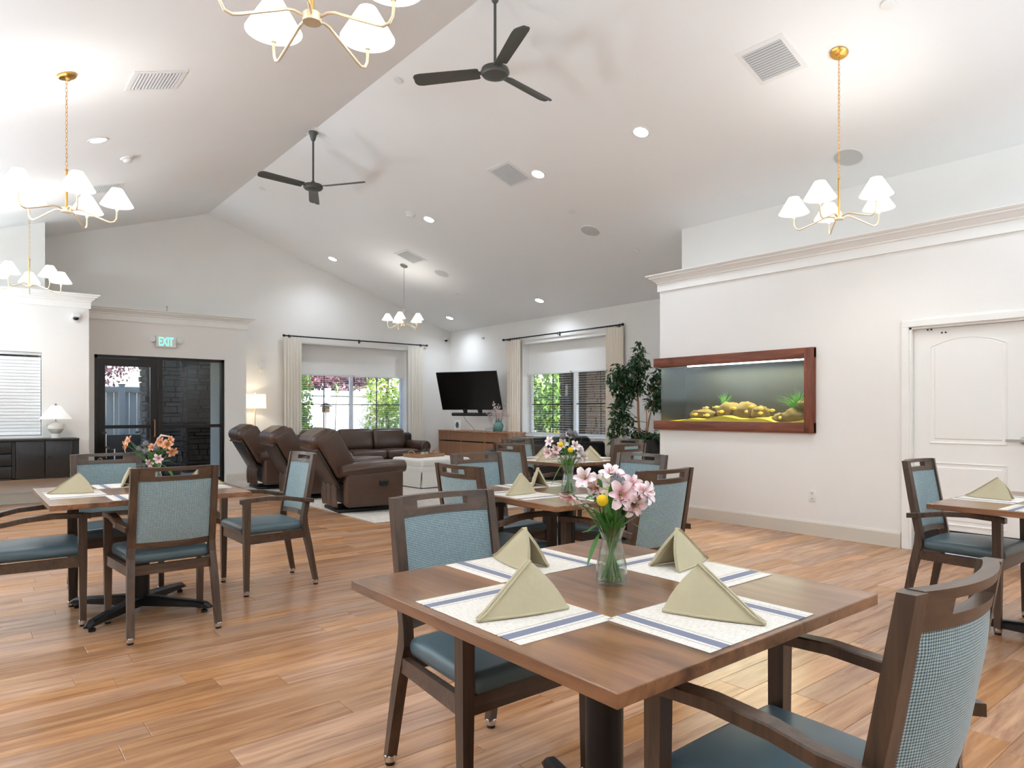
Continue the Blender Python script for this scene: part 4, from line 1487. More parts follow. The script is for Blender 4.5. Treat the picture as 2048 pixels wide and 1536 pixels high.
def make_recliner():
    """faces +x; the back is tipped over the base"""
    t = thing('recliner', '', 'recliner')
    L, D = M['leather'], M['leather_dark']
    for sg in (-1, 1):
        # slab side with a padded rolled arm
        mb = MB()
        mb.rbox((.02, sg * .40, .31), (.74, .17, .46), .05, 2)
        sp = mb.build('side_panel', L, t)
        mb = MB()
        rings = []
        for i in range(9):
            x = -.40 + .82 * i / 8
            zc_ = .515 + .045 * sin(pi * min(1, (x + .45) / .7) * .5)
            rr = .115 * (.72 + .28 * sin(pi * (.08 + .86 * i / 8)) ** .6)
            rings.append([(x, sg * .40 + rr * 1.02 * cos(a), zc_ + rr * .80 * sin(a)) for a in [2 * pi * j / 16 for j in range(16)]])
        mb.loft(rings)
        MB_ = mb.build('arm', L, t, angle=60)
    hb = MB().rbox((.12, -.49, .37), (.115, .03, .07), .014, 2).build('lever_cup', M['blackplastic'], t)
    MB().rbox((.08, 0, .40), (.72, .62, .20), .07, 3, crown=.03).build('seat_cushion', L, t)
    MB().rbox((.40, 0, .27), (.10, .62, .30), .045, 3).build('footrest', L, t)
    MB().box(-.30, -.33, .10, .36, .33, .34).build('frame', D, t, smooth=False)
    MB().rbox((.0, 0, .022), (.80, .60, .044), .01, 1).build('base', M['black'], t)
    # tipped back: flat panel behind, padded cushions in front, pillow rolled over the top
    tilt = Matrix.Translation((-.30, 0, .40)) @ Matrix.Rotation(radians(-30), 4, 'Y')
    MB().rbox((-.118, 0, .24), (.035, .70, .56), .015, 2, tilt).build('back_panel', D, t)
    MB().rbox((-.135, 0, .515), (.04, .72, .03), .012, 2, tilt).build('top_binding', L, t)
    bk = MB().rbox((.05, 0, .20), (.27, .66, .42), .10, 3, tilt).rbox((.06, 0, .42), (.27, .68, .26), .11, 3, tilt).build('back_cushion', L, t)
    mb = MB()
    def puff(p):
        return [p[0], p[1], p[2] + .012 * cos(p[1] * 18)]
    mb.rbox((.02, 0, .575), (.34, .70, .22), .105, 4, tilt, fn=puff)
    mb.build('head_pillow', L, t, angle=60)
    for sg in (-1, 1):
        MB().rbox((.06, sg * .31, .34), (.30, .10, .56), .05, 3, tilt).build('back_wing', L, t)
    # loose leather flap hanging under the back
    def flap(u, v):
        y = -.30 + .60 * u
        return (-.40 - .03 * sin(v * 2.5) + .022 * sin(u * 17 + v * 2) * (.3 + v), y * (1 - .08 * v), .43 - .36 * v)
    MB().grid(flap, 20, 8).build('skirt_flap', L, t, angle=80)
    return t
rec0 = make_recliner()
RG = 'row of brown leather recliners'
rec0.location = (4.06, 8.08, .012); rec0.rotation_euler = (0, 0, radians(-8))
tag(rec0, 'brown leather recliner nearest the camera, showing its rolled arm and side lever', group=RG)
dup(rec0, (4.12, 9.72, .012), radians(-6), 'brown leather recliner in the middle of the row of three')
dup(rec0, (4.16, 11.30, .012), radians(-5), 'brown leather recliner farthest from the camera, beside the floor lamp')

def make_sofa(label, loc, rz, width, seats, mat, mat2, back_h, arms=True, armw=.26):
    """faces -y"""
    t = thing('sofa', label, 'sofa', loc, rz)
    w = width
    MB().rbox((0, .0, .20), (w - .06, .84, .26), .04, 2).build('base_frame', mat2, t)
    MB().rbox((0, .36, .50), (w - .10, .20, (back_h - .16) * 1.0 - .12), .06, 3).build('back_frame', mat2, t)
    inner = w - 2 * armw if arms else w - .1
    cw = inner / seats
    for i in range(seats):
        x = -inner / 2 + (i + .5) * cw
        MB().rbox((x, -.10, .40), (cw - .008, .70, .17), .065, 3, crown=.025).build('seat_cushion', mat, t)
        tl = Matrix.Translation((x, .25, .47)) @ Matrix.Rotation(radians(-12), 4, 'X')
        def pf(p):
            return [p[0], p[1] - .03 * sin(max(0, min(1, p[2] / (back_h - .46))) * pi), p[2]]
        MB().rbox((0, 0, (back_h - .47) / 2), (cw - .006, .22, back_h - .45), .085, 3, tl, fn=pf).build('back_cushion', mat, t)
    if arms:
        for sg in (-1, 1):
            x = sg * (w / 2 - armw / 2)
            ap = MB().rbox((x, -.03, .30), (armw - .07, .82, .46), .04, 2).build('arm', mat, t)
            mb = MB()
            mb.lathe([(.0, -.44), (.085, -.44), (.115, -.425), (.122, -.40), (.122, .34), (.10, .40), (0, .41)], 20, Matrix.Translation((x, 0, .535)) @ Matrix.Rotation(-pi / 2, 4, 'X'))
            mb.build('arm_roll', mat, ap, angle=50)
            mb = MB()
            pts = [(x + .085 * cos(a), -.442, .535 + .085 * sin(a)) for a in [2 * pi * k / 20 for k in range(20)]]
            mb.tube(pts, .007, 6, closed=True)
            mb.build('piping', mat2, ap)
    for sx in (-1, 1):
        for sy in (-1, 1):
            MB().loft([rectring(sx * (w / 2 - .12), sy * .34, z, d, d) for z, d in ((0, .035), (.08, .055))]).build('foot', M['blackwood'], t, smooth=False)
    return t
make_sofa('brown leather three seat sofa under the window', (6.33, 12.62, .0), 0, 2.80, 3, M['leather'], M['leather_dark'], .90)
make_sofa('black leather loveseat with its back to the dining tables', (7.42, 8.28, .0), pi + radians(-25), 1.86, 2, M['leather_black'], M['leather_black'], .86)

# upholstered ottoman with a pleated skirt
t = thing('ottoman', 'square white upholstered ottoman with a pleated skirt and a wooden tray on top', 'ottoman', (6.32, 9.98, .012))
s = .98
MB().rbox((0, 0, .40), (s, s, .14), .045, 3, crown=.012).build('cushion', M['linen'], t)
MB().rbox((0, 0, .305), (s - .01, s - .01, .10), .012, 2).build('band', M['linen'], t)
mb = MB()
for k in range(4):
    m = Matrix.Rotation(k * pi / 2, 4, 'Z')
    def skirt(u, v):
        x = -s / 2 + .012 + (s - .024) * u
        fl = .028 * v * (1 - .15 * sin(u * 9))
        return (x * (1 + .03 * v), -s / 2 - .002 - fl - .004 * sin(u * 14) * v, .265 - .25 * v)
    mb.grid(skirt, 18, 6, m)
    mb.grid(lambda u, v: skirt(u, v)[:1] + (skirt(u, v)[1] + .006, skirt(u, v)[2]), 18, 6, m)
mb.build('skirt', M['linen'], t, angle=60)
mb = MB()
for k in range(4):
    m = Matrix.Rotation(k * pi / 2, 4, 'Z')
    mb.loft([[(-s / 2 + .045 + dx * (1 - z / .27), -s / 2 + .045 + dy * (1 - z / .27), z) for dx, dy in ((-.07, -.05), (-.05, -.07), (.0, 0))] for z in (.02, .262)], mat=m)
mb.build('kick_pleat', M['linen'], t)
MB().rbox((0, 0, .012), (s - .06, s - .06, .024), .004, 1).build('plinth', M['blackwood'], t)

t = thing('serving_tray', 'wooden serving tray with curved handles on the white ottoman', 'tray', (6.22, 10.05, .494), radians(8))
MB().rbox((0, 0, .008), (.56, .44, .016), .004, 1).build('tray_base', M['traywood'], t)
mb = MB()
for x0, y0, x1, y1 in ((-.28, -.22, .28, -.205), (-.28, .205, .28, .22), (-.28, -.205, -.265, .205), (.265, -.205, .28, .205)):
    mb.box(x0, y0, .014, x1, y1, .05)
mb.build('rim', M['traywood'], t, smooth=False)
for sg in (-1, 1):
    MB().tube([(sg * .272, -.09, .045)] + [(sg * .272, .09 * -cos(a), .05 + .055 * sin(a)) for a in [pi * k / 8 for k in range(1, 8)]] + [(sg * .272, .09, .045)], .009, 8).build('handle', M['trunk'], t)
for k, (x, y, lab) in enumerate(((.0, .04, 'clear glass candle cup in the middle of the ottoman tray'), (.11, .09, 'clear glass candle cup at the back of the ottoman tray'))):
    g = thing('glass_cup', lab, 'glass', (6.22 + x, 10.05 + y, .512), group='glass cups on the tray')
    MB().lathe([(.0, .0), (.04, .0), (.045, .11), (.042, .11), (.037, .006), (0, .006)], 18).build('cup', M['vase'], g)
    MB().cyl((0, 0), .034, .007, .05, 16).build('candle', M['candle'], g)

# floor lamp behind the exit wall corner
t = thing('floor_lamp', 'slim floor lamp with a lit cream drum shade beside the curtain', 'lamp', (4.33, 12.95, 0))
MB().lathe([(0, 0), (.14, 0), (.14, .015), (.13, .022), (.018, .03)], 28).build('base', M['palebrass'], t)
MB().lathe([(.012, .03), (.012, .86), (.02, .865), (.02, .89), (.011, .895), (.011, 1.40)], 12).build('pole', M['palebrass'], t)
mb = MB()
ns = 36
rg = [[(r * cos(2 * pi * j / ns), r * sin(2 * pi * j / ns), z) for j in range(ns)] for r, z in ((.195, 1.325), (.190, 1.585), (.188, 1.585), (.193, 1.325))]
mb.loft(rg + [rg[0]], cap=False)
mb.build('lamp_shade', M['shade2'], t, angle=60)
MB().lathe([(.012, 1.38), (.03, 1.43), (.03, 1.47), (.01, 1.51)], 12).build('bulb', M['bulb'], t)
MB().lathe([(.006, 1.51), (.006, 1.60), (.014, 1.61), (.006, 1.625)], 10).build('finial', M['palebrass'], t)
ld = bpy.data.lights.new('lamp_light', 'POINT'); ld.energy = 14; ld.color = (1, .86, .66); ld.shadow_soft_size = .04
o = bpy.data.objects.new('lamp_light', ld); COL.objects.link(o); o.parent = t; o.location = (0, 0, 1.45)

# curtains and rods
def curtain(label, loc, rz, w, mat, folds, h=2.715, seed=1):
    t = thing('window_drape', label, 'curtain', loc, rz, 'floor length curtain panels')
    r = random.Random(seed)
    ph = [r.uniform(-.5, .5) for _ in range(folds + 2)]
    def sh(u, v):
        x = w * u
        a = .032 * (.55 + .45 * v)
        k = u * folds
        y = -.075 + a * sin(2 * pi * k + ph[int(k)] * .6) * (1 - .4 * (v < .06))
        return (x + .006 * sin(4 * pi * k), y, h - (h - .015) * v)
    mb = MB()
    mb.grid(sh, folds * 12, 10)
    mb.grid(lambda u, v: (sh(u, v)[0], sh(u, v)[1] + .004, sh(u, v)[2]), folds * 12, 10)
    mb.build('drape', mat, t, angle=180)
    mb = MB()
    for i in range(folds):
        x = w * (i + .5) / folds
        pts = [(x, -.075 + .016 * cos(a), h + .035 + .016 * sin(a)) for a in [2 * pi * k / 12 for k in range(12)]]
        mb.tube(pts, .0022, 5, closed=True)
    mb.build('curtain_ring', M['black'], t)
    return t
def rod(label, loc, rz, w, group):
    t = thing('curtain_rod', label, 'curtain rod', loc, rz, group)
    MB().tube([(0, -.075, 0), (w, -.075, 0)], .0125, 10).build('rod', M['black'], t)
    for x in (-.012, w + .012):
        MB().lathe([(0, -.03), (.02, -.026), (.024, -.005), (.024, .012), (.014, .02)], 14, Matrix.Translation((x, -.075, 0)) @ Matrix.Rotation(-pi / 2 if x < 0 else pi / 2, 4, 'Y')).build('finial', M['black'], t)
    for x in (.12, w / 2, w - .12):
        mb = MB().box(x - .012, -.012, -.05, x + .012, 0, .03)
        mb.tube([(x, -.006, -.035), (x, -.075, -.022), (x, -.075, -.012)], .006, 6)
        mb.build('bracket', M['black'], t)
rod('black curtain rod above the window behind the brown sofa', (4.97, YN, 2.752), 0, 3.25, 'black curtain rods')
rod('black curtain rod above the window beside the television', (XT, 11.14, 2.752), -pi / 2, 3.26, 'black curtain rods')
curtain('ivory curtain panel at the left of the sofa window, beside the floor lamp', (4.95, YN, 0), 0, .37, M['curtain'], 6, seed=1)
curtain('ivory curtain panel at the right of the sofa window, towards the television', (7.74, YN, 0), 0, .40, M['curtain'], 6, seed=2)
curtain('cream curtain panel next to the television, left of the blind window', (XT, 11.05, 0), -pi / 2, .45, M['curtain2'], 6, seed=3)
curtain('cream curtain panel behind the tall potted plant', (XT, 8.26, 0), -pi / 2, .40, M['curtain2'], 6, seed=4)

# television on a tilting arm, soundbar
tv = thing('television', 'large black flat television tilted down from the wall', 'television', (8.274, 11.625, 1.69))
yaw_, pit = .417, .324
X_ = Vector((sin(yaw_), -cos(yaw_), 0)); Nn = Vector((-cos(yaw_), -sin(yaw_), 0)); U_ = Vector((0, 0, 1)) * cos(pit) + Nn * sin(pit)
Fv = X_.cross(U_)
tm = Matrix((X_, U_, Fv)).transposed().to_4x4()     # local: x right, y up, z towards viewer
tv.matrix_world = Matrix.Translation((8.274, 11.625, 1.69)) @ tm
MB().rbox((0, 0, -.022), (1.45, .83, .04), .008, 2).build('bezel', M['blackplastic'], tv)
MB().box(-.715, -.398, -.003, .715, .406, -.0005).build('screen', M['screen'], tv, smooth=False)
MB().rbox((0, -.05, -.065), (.8, .5, .06), .02, 2).build('back_cover', M['blackplastic'], tv)
for sx in (-.18, .18):
    MB().loft([[(sx - .06, -.40, -.03), (sx + .06, -.40, -.03), (sx + .06, -.40, -.045), (sx - .06, -.40, -.045)], [(sx - .04, -.50, -.03), (sx + .04, -.50, -.03), (sx + .04, -.50, -.045), (sx - .04, -.50, -.045)]]).build('stand_tab', M['blackplastic'], tv, smooth=False)
arm = thing('television_wall_mount', 'black articulated wall arm behind the television', 'wall mount', (XT, 11.9, 1.7), 0)
MB().box(-.02, -.12, -.2, 0, .12, .2).box(-.34, -.03, -.03, -.02, .03, .03).build('wall_arm', M['black'], arm, smooth=False)
sb = thing('soundbar', 'black soundbar hung under the television', 'soundbar', (8.48, 11.80, 1.205), 0)
sb.rotation_euler = (0, 0, atan2(X_.y, X_.x))
MB().rbox((0, 0, 0), (.98, .085, .075), .034, 4).build('body', M['blackplastic'], sb)
MB().rbox((0, -.040, 0), (.92, .012, .06), .005, 1).build('grille', M['planter'], sb)
t = thing('power_cord', 'thin black cord hanging from the soundbar to the console', 'cord', (8.6, 12.2, .86))
MB().tube([(-.12, -.1, .32), (-.10, -.16, .22), (-.04, -.22, .14), (.0, -.28, .06), (.02, -.33, 0)], .004, 6).build('cord', M['blackplastic'], t)

# console under the television
cl = 2.55
t = thing('media_console', 'long reeded walnut console with three bays under the television', 'console', (8.45, 13.03, 0), -pi / 2)
K = M['console']
MB().rbox((cl / 2, .215, .838), (cl, .45, .030), .003, 1).build('top', K, t)
mb = MB()
for x in (0, .855, 1.705, cl - .03):
    mb.box(x, 0, .06, x + .03, .43, .823)
mb.box(0, .41, .06, cl, .43, .823); mb.box(.0, .0, .06, cl, .43, .09); mb.box(.03, .05, 0, cl - .03, .40, .06)
mb.build('carcass', K, t, smooth=False)
for b in range(3):
    x0 = (.035, .89, 1.74)[b]; x1 = (.85, 1.70, cl - .035)[b]
    for nm, za, zb in (('drawer', .635, .818), ('door', .095, .61)):
        d = MB().box(x0, .012, za, x1, .03, zb).build(nm, K, t, smooth=False)
        nr = 18
        me = None
        for i in range(nr):
            w_ = (x1 - x0) / nr
            if me is None:
                q = MB().loft([[(0, .014, z), (w_ * .12, .002, z), (w_ * .82, .002, z), (w_ * .94, .014, z)] for z in (za, zb)]).build('reed', K, d, smooth=False)
                me = q.data
            else:
                q = bpy.data.objects.new('reed', me); COL.objects.link(q); q.parent = d
            q.location = (x0 + i * w_, 0, 0)
        MB().box(x0, .016, zb if nm == 'door' else za - .02, x1, .03, (zb if nm == 'door' else za - .02) + .018).build('gap_shade_strip', M['blackplastic'], d, smooth=False)  # black strip put in for the shade in the gap between fronts
CZ = .853
t = thing('photo_frame', 'small white picture card leaning on the console', 'picture', (8.56, 12.45, CZ), -.65)
lean = Matrix.Rotation(radians(-14), 4, 'X')
MB().rbox((0, 0, .115), (.16, .014, .23), .004, 1, lean).build('frame', M['paper'], t)
MB().loft([[(.036 * cos(a), -.0078 - k * .0008, .115 + .07 * sin(a)) for a in [2 * pi * j / 14 for j in range(14)]] for k in (0, 1)], mat=lean).build('print', M['book'], t)
for k, (dz, lab) in enumerate(((0, 'slate blue book, lower of the two lying on the console'), (.034, 'slate blue book, upper of the two lying on the console'))):
    t = thing('book', lab, 'book', (8.62, 11.25, CZ + dz), -pi / 2 + .05 * k, 'slate blue books')
    MB().box(-.12, -.08, 0, .12, .08, .004).box(-.12, -.08, .028, .12, .08, .032).box(-.124, -.08, 0, -.12, .08, .032).build('cover', M['book'], t, smooth=False)
    MB().box(-.118, -.075, .004, .114, .075, .028).build('pages', M['paper'], t, smooth=False)
t = thing('vase', 'squat teal ceramic vase on the console', 'vase', (8.60, 11.02, CZ))
MB().lathe([(0, 0), (.065, 0), (.085, .03), (.108, .10), (.10, .15), (.072, .18), (.062, .195), (.07, .215), (.062, .215), (.054, .195), (.06, .17), (0, .02)], 28).build('body', M['teal'], t)
t = thing('blossom_branches', 'dry pale pink blossom branches in the teal vase', 'branches', (8.60, 11.02, CZ))
r = random.Random(4)
mb = MB(); mf = MB()
for k in range(15):
    a = r.uniform(0, 2 * pi); sp = r.uniform(.10, .28); hh = r.uniform(.24, .42)
    p0 = Vector((.02 * cos(a), .02 * sin(a), .05))
    pts = [p0, Vector((.05 * cos(a), .05 * sin(a), .21)), Vector((sp * .5 * cos(a), sp * .5 * sin(a), .21 + hh * .45)), Vector((sp * cos(a), sp * sin(a), .21 + hh))]
    if k % 3 == 0: pts[3].z -= .14; pts[3].xy *= 1.15
    mb.tube(pts, [.003, .003, .002, .0012], 5)
    for i in range(34):
        f = r.uniform(.3, 1.0)
        q = pts[2].lerp(pts[3], (f - .5) * 2) if f > .5 else pts[1].lerp(pts[2], f * 2)
        q = q + Vector((r.gauss(0, .014), r.gauss(0, .014), r.gauss(0, .014)))
        m = Matrix.Translation(q) @ Euler((r.uniform(0, 6), r.uniform(0, 6), 0)).to_matrix().to_4x4()
        sz = r.uniform(.010, .018)
        mf.add([(-sz, 0, 0), (0, -sz * .7, .003), (sz, 0, 0), (0, sz * .7, .003)], [(0, 1, 2, 3)], m)
mb.build('branch', M['twig'], t)
mf.build('blossom', M['blossom'], t, smooth=False)

# ------------------------------------------------------------------ black sideboard and lamp under the closed blind
sl = 1.95
t = thing('sideboard', 'black sideboard with drawers and two doors under the closed blind', 'sideboard', (1.31 - sl, 11.075, 0))
B = M['blackwood']
MB().rbox((sl / 2, .215, .882), (sl, .45, .03), .004, 1).build('top', B, t)
mb = MB()
mb.box(0, .02, .36, .05, .43, .868); mb.box(sl - .07, .02, .36, sl, .43, .868); mb.box(.0, .41, .36, sl, .43, .868)
mb.box(0, .02, .36, sl, .43, .385); mb.box(1.20, .02, .36, 1.235, .42, .868); mb.box(.70, .02, .36, .73, .42, .868)
mb.build('carcass', B, t, smooth=False)
for x0, x1, kx in ((1.24, 1.555, 1.52), (1.562, 1.875, 1.60)):
    d = MB().rbox(((x0 + x1) / 2, .012, .626), (x1 - x0, .022, .478), .004, 1).build('door', B, t)
    mb = MB(); mb.rbox(((x0 + x1) / 2, .0, .626), (x1 - x0 - .05, .006, .42), .002, 1); mb.build('door_panel', B, d)
    MB().lathe([(.006, 0), (.006, .012), (.013, .018), (.014, .026), (.006, .03)], 14, Matrix.Translation((kx, 0, .66)) @ Matrix.Rotation(pi / 2, 4, 'X')).build('knob', B, d)
for k in range(3):
    z0 = .39 + k * .16
    d = MB().rbox((.965, .012, z0 + .076), (.46, .022, .15), .004, 1).build('drawer', B, t)
    MB().lathe([(.006, 0), (.006, .012), (.013, .018), (.014, .026), (.006, .03)], 14, Matrix.Translation((.965, 0, z0 + .076)) @ Matrix.Rotation(pi / 2, 4, 'X')).build('knob', B, d)
MB().rbox((.375, .012, .626), (.64, .022, .478), .004, 1).build('door', B, t)
for x in (.06, sl - .05):
    for y in (.06, .39):
        MB().loft([rectring(x, y, z, w, w) for z, w in ((0, .026), (.36, .045))]).build('leg', B, t, smooth=False)
t = thing('table_lamp', 'white ceramic urn lamp with a white cone shade on the black sideboard', 'lamp', (1.06, 11.30, .897))
MB().lathe([(0, 0), (.055, 0), (.055, .055), (.05, .06), (.075, .085), (.098, .13), (.09, .17), (.06, .195), (.03, .21), (.028, .225), (.0, .225)], 26).build('body', M['ceramic'], t)
for sg in (-1, 1):
    MB().tube([(sg * .075, 0, .18), (sg * .10, 0, .195), (sg * .105, 0, .175), (sg * .095, 0, .15)], .008, 7).build('handle', M['ceramic'], t)
MB().lathe([(.008, .22), (.008, .27), (.014, .27), (.014, .30), (.004, .32), (.004, .45), (.012, .455), (.014, .467), (.006, .476)], 12).build('stem', M['nickel'], t)
mb = MB()
rg = [[(r_ * cos(2 * pi * j / 32), r_ * sin(2 * pi * j / 32), z) for j in range(32)] for r_, z in ((.195, .262), (.055, .445), (.053, .445), (.192, .262))]
mb.loft(rg + [rg[0]], cap=False)
mb.build('lamp_shade', M['shade3'], t, angle=60)

# wheelchair parked inside the exit door
t = thing('wheelchair', 'dark navy wheelchair with chrome wheels parked before the bronze exit door', 'wheelchair', (2.02, 12.08, 0), radians(6))
MB().rbox((0, .0, .70), (.46, .035, .40), .012, 2).build('backrest', M['navy'], t)
MB().rbox((0, -.22, .50), (.45, .42, .05), .015, 2).build('seat', M['navy'], t)
for sg in (-1, 1):
    mb = MB().tube([(sg * .235, .02, .30), (sg * .235, .02, .92), (sg * .235, .14, .93)], .012, 8)
    mb.tube([(sg * .235, .02, .70), (sg * .235, -.40, .70), (sg * .235, -.42, .14)], .011, 8)
    mb.tube([(sg * .235, .02, .48), (sg * .235, -.42, .48)], .011, 8)
    mb.build('frame_tube', M['chrome'], t)
    MB().cyl((0, 0), .018, 0, .11, 10, Matrix.Translation((sg * .235, .08, .93)) @ Matrix.Rotation(-pi / 2, 4, 'X')).build('grip', M['blackplastic'], t)
    wm = Matrix.Translation((sg * .29, 0, .30)) @ Matrix.Rotation(pi / 2, 4, 'Y')
    wh = MB().tube([(.285 * cos(a), .285 * sin(a), 0) for a in [2 * pi * k / 32 for k in range(32)]], .014, 8, closed=True, mat=wm).build('wheel', M['blackplastic'], t)
    mb = MB().tube([(.25 * cos(a), .25 * sin(a), sg * .03) for a in [2 * pi * k / 32 for k in range(32)]], .008, 6, closed=True, mat=wm)
    for k in range(12):
        a = 2 * pi * k / 12
        mb.tube([(0, 0, 0), (.28 * cos(a), .28 * sin(a), 0)], .002, 4, mat=wm)
    mb.build('hand_rim', M['chrome'], wh)
    MB().rbox((sg * .25, -.18, .715), (.05, .28, .03), .012, 2).build('armrest', M['blackplastic'], t)
    cw = MB().lathe([(.02, -.014), (.085, -.014), (.09, 0), (.085, .014), (.02, .014)], 18, Matrix.Translation((sg * .22, -.42, .09)) @ Matrix.Rotation(pi / 2, 4, 'Y')).build('caster', M['blackplastic'], t)
# ------------------------------------------------------------------ aquarium let into the corner of the right wall
t = thing('aquarium', 'long wall aquarium in a knotty red wood frame, open round the wall end', 'aquarium', (XR, 0, 0))
fy0, fy1 = 3.435, 5.485        # along y
zt0, zt1, zb0, zb1 = 1.808, 1.917, 1.040, 1.150
MB().rbox((-.02, (fy0 + fy1) / 2, (zt0 + zt1) / 2), (.05, fy1 - fy0, zt1 - zt0), .004, 1).build('frame_rail', M['redwood'], t)
MB().rbox((-.02, (fy0 + fy1) / 2, (zb0 + zb1) / 2), (.05, fy1 - fy0, zb1 - zb0), .004, 1).build('frame_rail', M['redwood'], t)
st = MB().rbox((0, 0, 0), (.05, zt0 - zb1 + .21, .105), .004, 1).build('frame_stile', M['redwood'], t)
st.location = (-.0225, fy0 + .0525, (zt1 + zb0) / 2); st.rotation_euler = (pi / 2, 0, 0)
for z0, z1 in ((zt0, zt1), (zb0, zb1)):
    MB().rbox((.30, YR + .04, (z0 + z1) / 2), (.60, .05, z1 - z0), .004, 1).build('frame_rail', M['redwood'], t)
MB().rbox((.575, YR + .04, 1.48), (.05, .05, .67), .004, 1).build('frame_stile', M['redwood'], t)
MB().box(.005, TANK[0], TANK[2], .012, YR - .01, TANK[3]).build('pane', M['tankglass'], t, smooth=False)
MB().box(.012, YR - .017, TANK[2], .54, YR - .01, TANK[3]).build('dark_end_sheet', M['darkend'], t, smooth=False)  # opaque sheet in place of end glass, added to darken the tank
MB().box(.50, TANK[0] - .02, TANK[2] - .03, .53, YR - .018, TANK[3]).box(.0, TANK[0] - .02, TANK[2] - .03, .53, TANK[0] - .002, TANK[3]).box(.0, TANK[0], TANK[2] - .03, .53, YR - .018, TANK[2] - .012).box(.0, TANK[0], TANK[3] + .0, .53, YR - .018, TANK[3] + .02).build('tank_shell', M['tankback'], t, smooth=False)
MB().box(.05, TANK[0] + .02, TANK[3] - .022, .085, 5.05, TANK[3] - .006).build('light_strip', M['tanklight'], t, smooth=False)
ld = bpy.data.lights.new('tank_lamp', 'AREA'); ld.shape = 'RECTANGLE'; ld.size = .12; ld.size_y = 1.5; ld.energy = 26; ld.color = (1, .93, .6)
o = bpy.data.objects.new('tank_lamp', ld); COL.objects.link(o); o.parent = t; o.location = (.26, 4.45, TANK[3] - .025)
o.rotation_euler = (0, 0, 0)

t = thing('tank_sand', 'rippled yellow sand bed in the aquarium', 'sand', (XR, 0, 0), kind='stuff')
def sandz(y, x):
    u = (y - TANK[0]) / (YR - TANK[0])
    return TANK[2] - .01 + .012 + .055 * max(0, sin(pi * (u - .13) * 1.3)) * (1 if u < .8 else .6) + .014 * sin(u * 24 + 1) + .02 * (x - .02) / .4 + (.012 if u < .12 else 0)
mb = MB()
mb.grid(lambda u, v: (.02 + .47 * v, TANK[0] + .006 + (YR - .03 - TANK[0]) * u, sandz(TANK[0] + (YR - TANK[0]) * u, .02 + .47 * v)), 60, 10)
mb.grid(lambda u, v: (.02, TANK[0] + .006 + (YR - .03 - TANK[0]) * u, (TANK[2] - .012) + (sandz(TANK[0] + (YR - TANK[0]) * u, .02) - TANK[2] + .012) * v), 60, 2)
mb.build('sand_bed', M['sand'], t, angle=60)
def rock(y, x, s, seed, label, zoff=0):
    r = random.Random(seed)
    sx = [r.uniform(.8, 1.2) for _ in range(3)]
    ph = [r.uniform(0, 6) for _ in range(6)]
    def f(u, v):
        a, b = 2 * pi * u, pi * v
        d = Vector((sin(b) * cos(a), sin(b) * sin(a), cos(b)))
        k = 1 + .16 * sin(d.x * 5 + ph[0]) * sin(d.y * 6 + ph[1]) + .12 * sin(d.z * 9 + ph[2] + d.x * 7)
        return (d.x * s[0] * k * sx[0], d.y * s[1] * k * sx[1], d.z * s[2] * k)
    o = MB().grid(f, 14, 9).build('aquarium_rock', M['tankrock'], angle=80)
    o.location = (XR + x, y, sandz(y, x) + s[2] * .5 + zoff)
    tag(o, label, 'rock', 'rocks in the aquarium')
rock(4.93, .22, (.10, .17, .07), 1, 'low flat rock at the left in the aquarium')
rock(4.62, .26, (.11, .12, .10), 2, 'rock with green grass behind it, left of the middle of the aquarium')
rock(4.38, .24, (.12, .14, .115), 3, 'tallest grooved rock in the middle of the aquarium')
rock(4.17, .20, (.10, .11, .085), 4, 'rounded rock right of the tallest one in the aquarium')
rock(3.80, .24, (.13, .13, .10), 5, 'rock under the big green plant at the right of the aquarium')
rock(3.92, .18, (.08, .07, .055), 6, 'small rock at the foot of the big plant in the aquarium')
rock(3.72, .25, (.06, .07, .05), 7, 'brown piece sitting high in the big aquarium plant', .14)
r = random.Random(5)
FP = [(4.97, .10, .05), (4.83, .12, .13), (4.80, .09, .045), (4.72, .16, .12), (4.60, .08, .05), (4.44, .08, .10), (4.28, .09, .08), (4.24, .13, .13), (4.10, .08, .10), (4.13, .12, .05), (3.98, .10, .10), (3.88, .09, .05)]
fm = None
for k, (y, x, dz) in enumerate(FP):
    f = thing('yellow_fish', 'small yellow fish in the aquarium, number %s from the left' % ['one', 'two', 'three', 'four', 'five', 'six', 'seven', 'eight', 'nine', 'ten', 'eleven', 'twelve'][k], 'fish', (XR + x, y, sandz(y, x) + dz), r.uniform(-.6, .6), 'yellow fish in the aquarium')
    f['label'] = 'small pale yellow fish near the rocks, %s from the left in the aquarium' % ['first', 'second', 'third', 'fourth', 'fifth', 'sixth', 'seventh', 'eighth', 'ninth', 'tenth', 'eleventh', 'last'][k]
    if fm is None:
        mb = MB()
        mb.loft([[(w * cos(a), yy, h * sin(a)) for a in [2 * pi * j / 8 for j in range(8)]] for yy, w, h in ((-.036, .001, .002), (-.028, .006, .010), (-.008, .010, .018), (.012, .007, .013), (.026, .002, .004))])
        fb = mb.build('fish_body', M['fish'], f, angle=60)
        ft = MB().loft([[(.0008, .024, -.003), (-.0008, .024, -.003), (-.0008, .024, .003), (.0008, .024, .003)], [(.0008, .042, -.014), (-.0008, .042, -.014), (-.0008, .042, .014), (.0008, .042, .014)]]).build('tail_fin', M['fish'], f, smooth=False)
        fm = (fb.data, ft.data)
    else:
        for nm, me in zip(('fish_body', 'tail_fin'), fm):
            q = bpy.data.objects.new(nm, me); COL.objects.link(q); q.parent = f
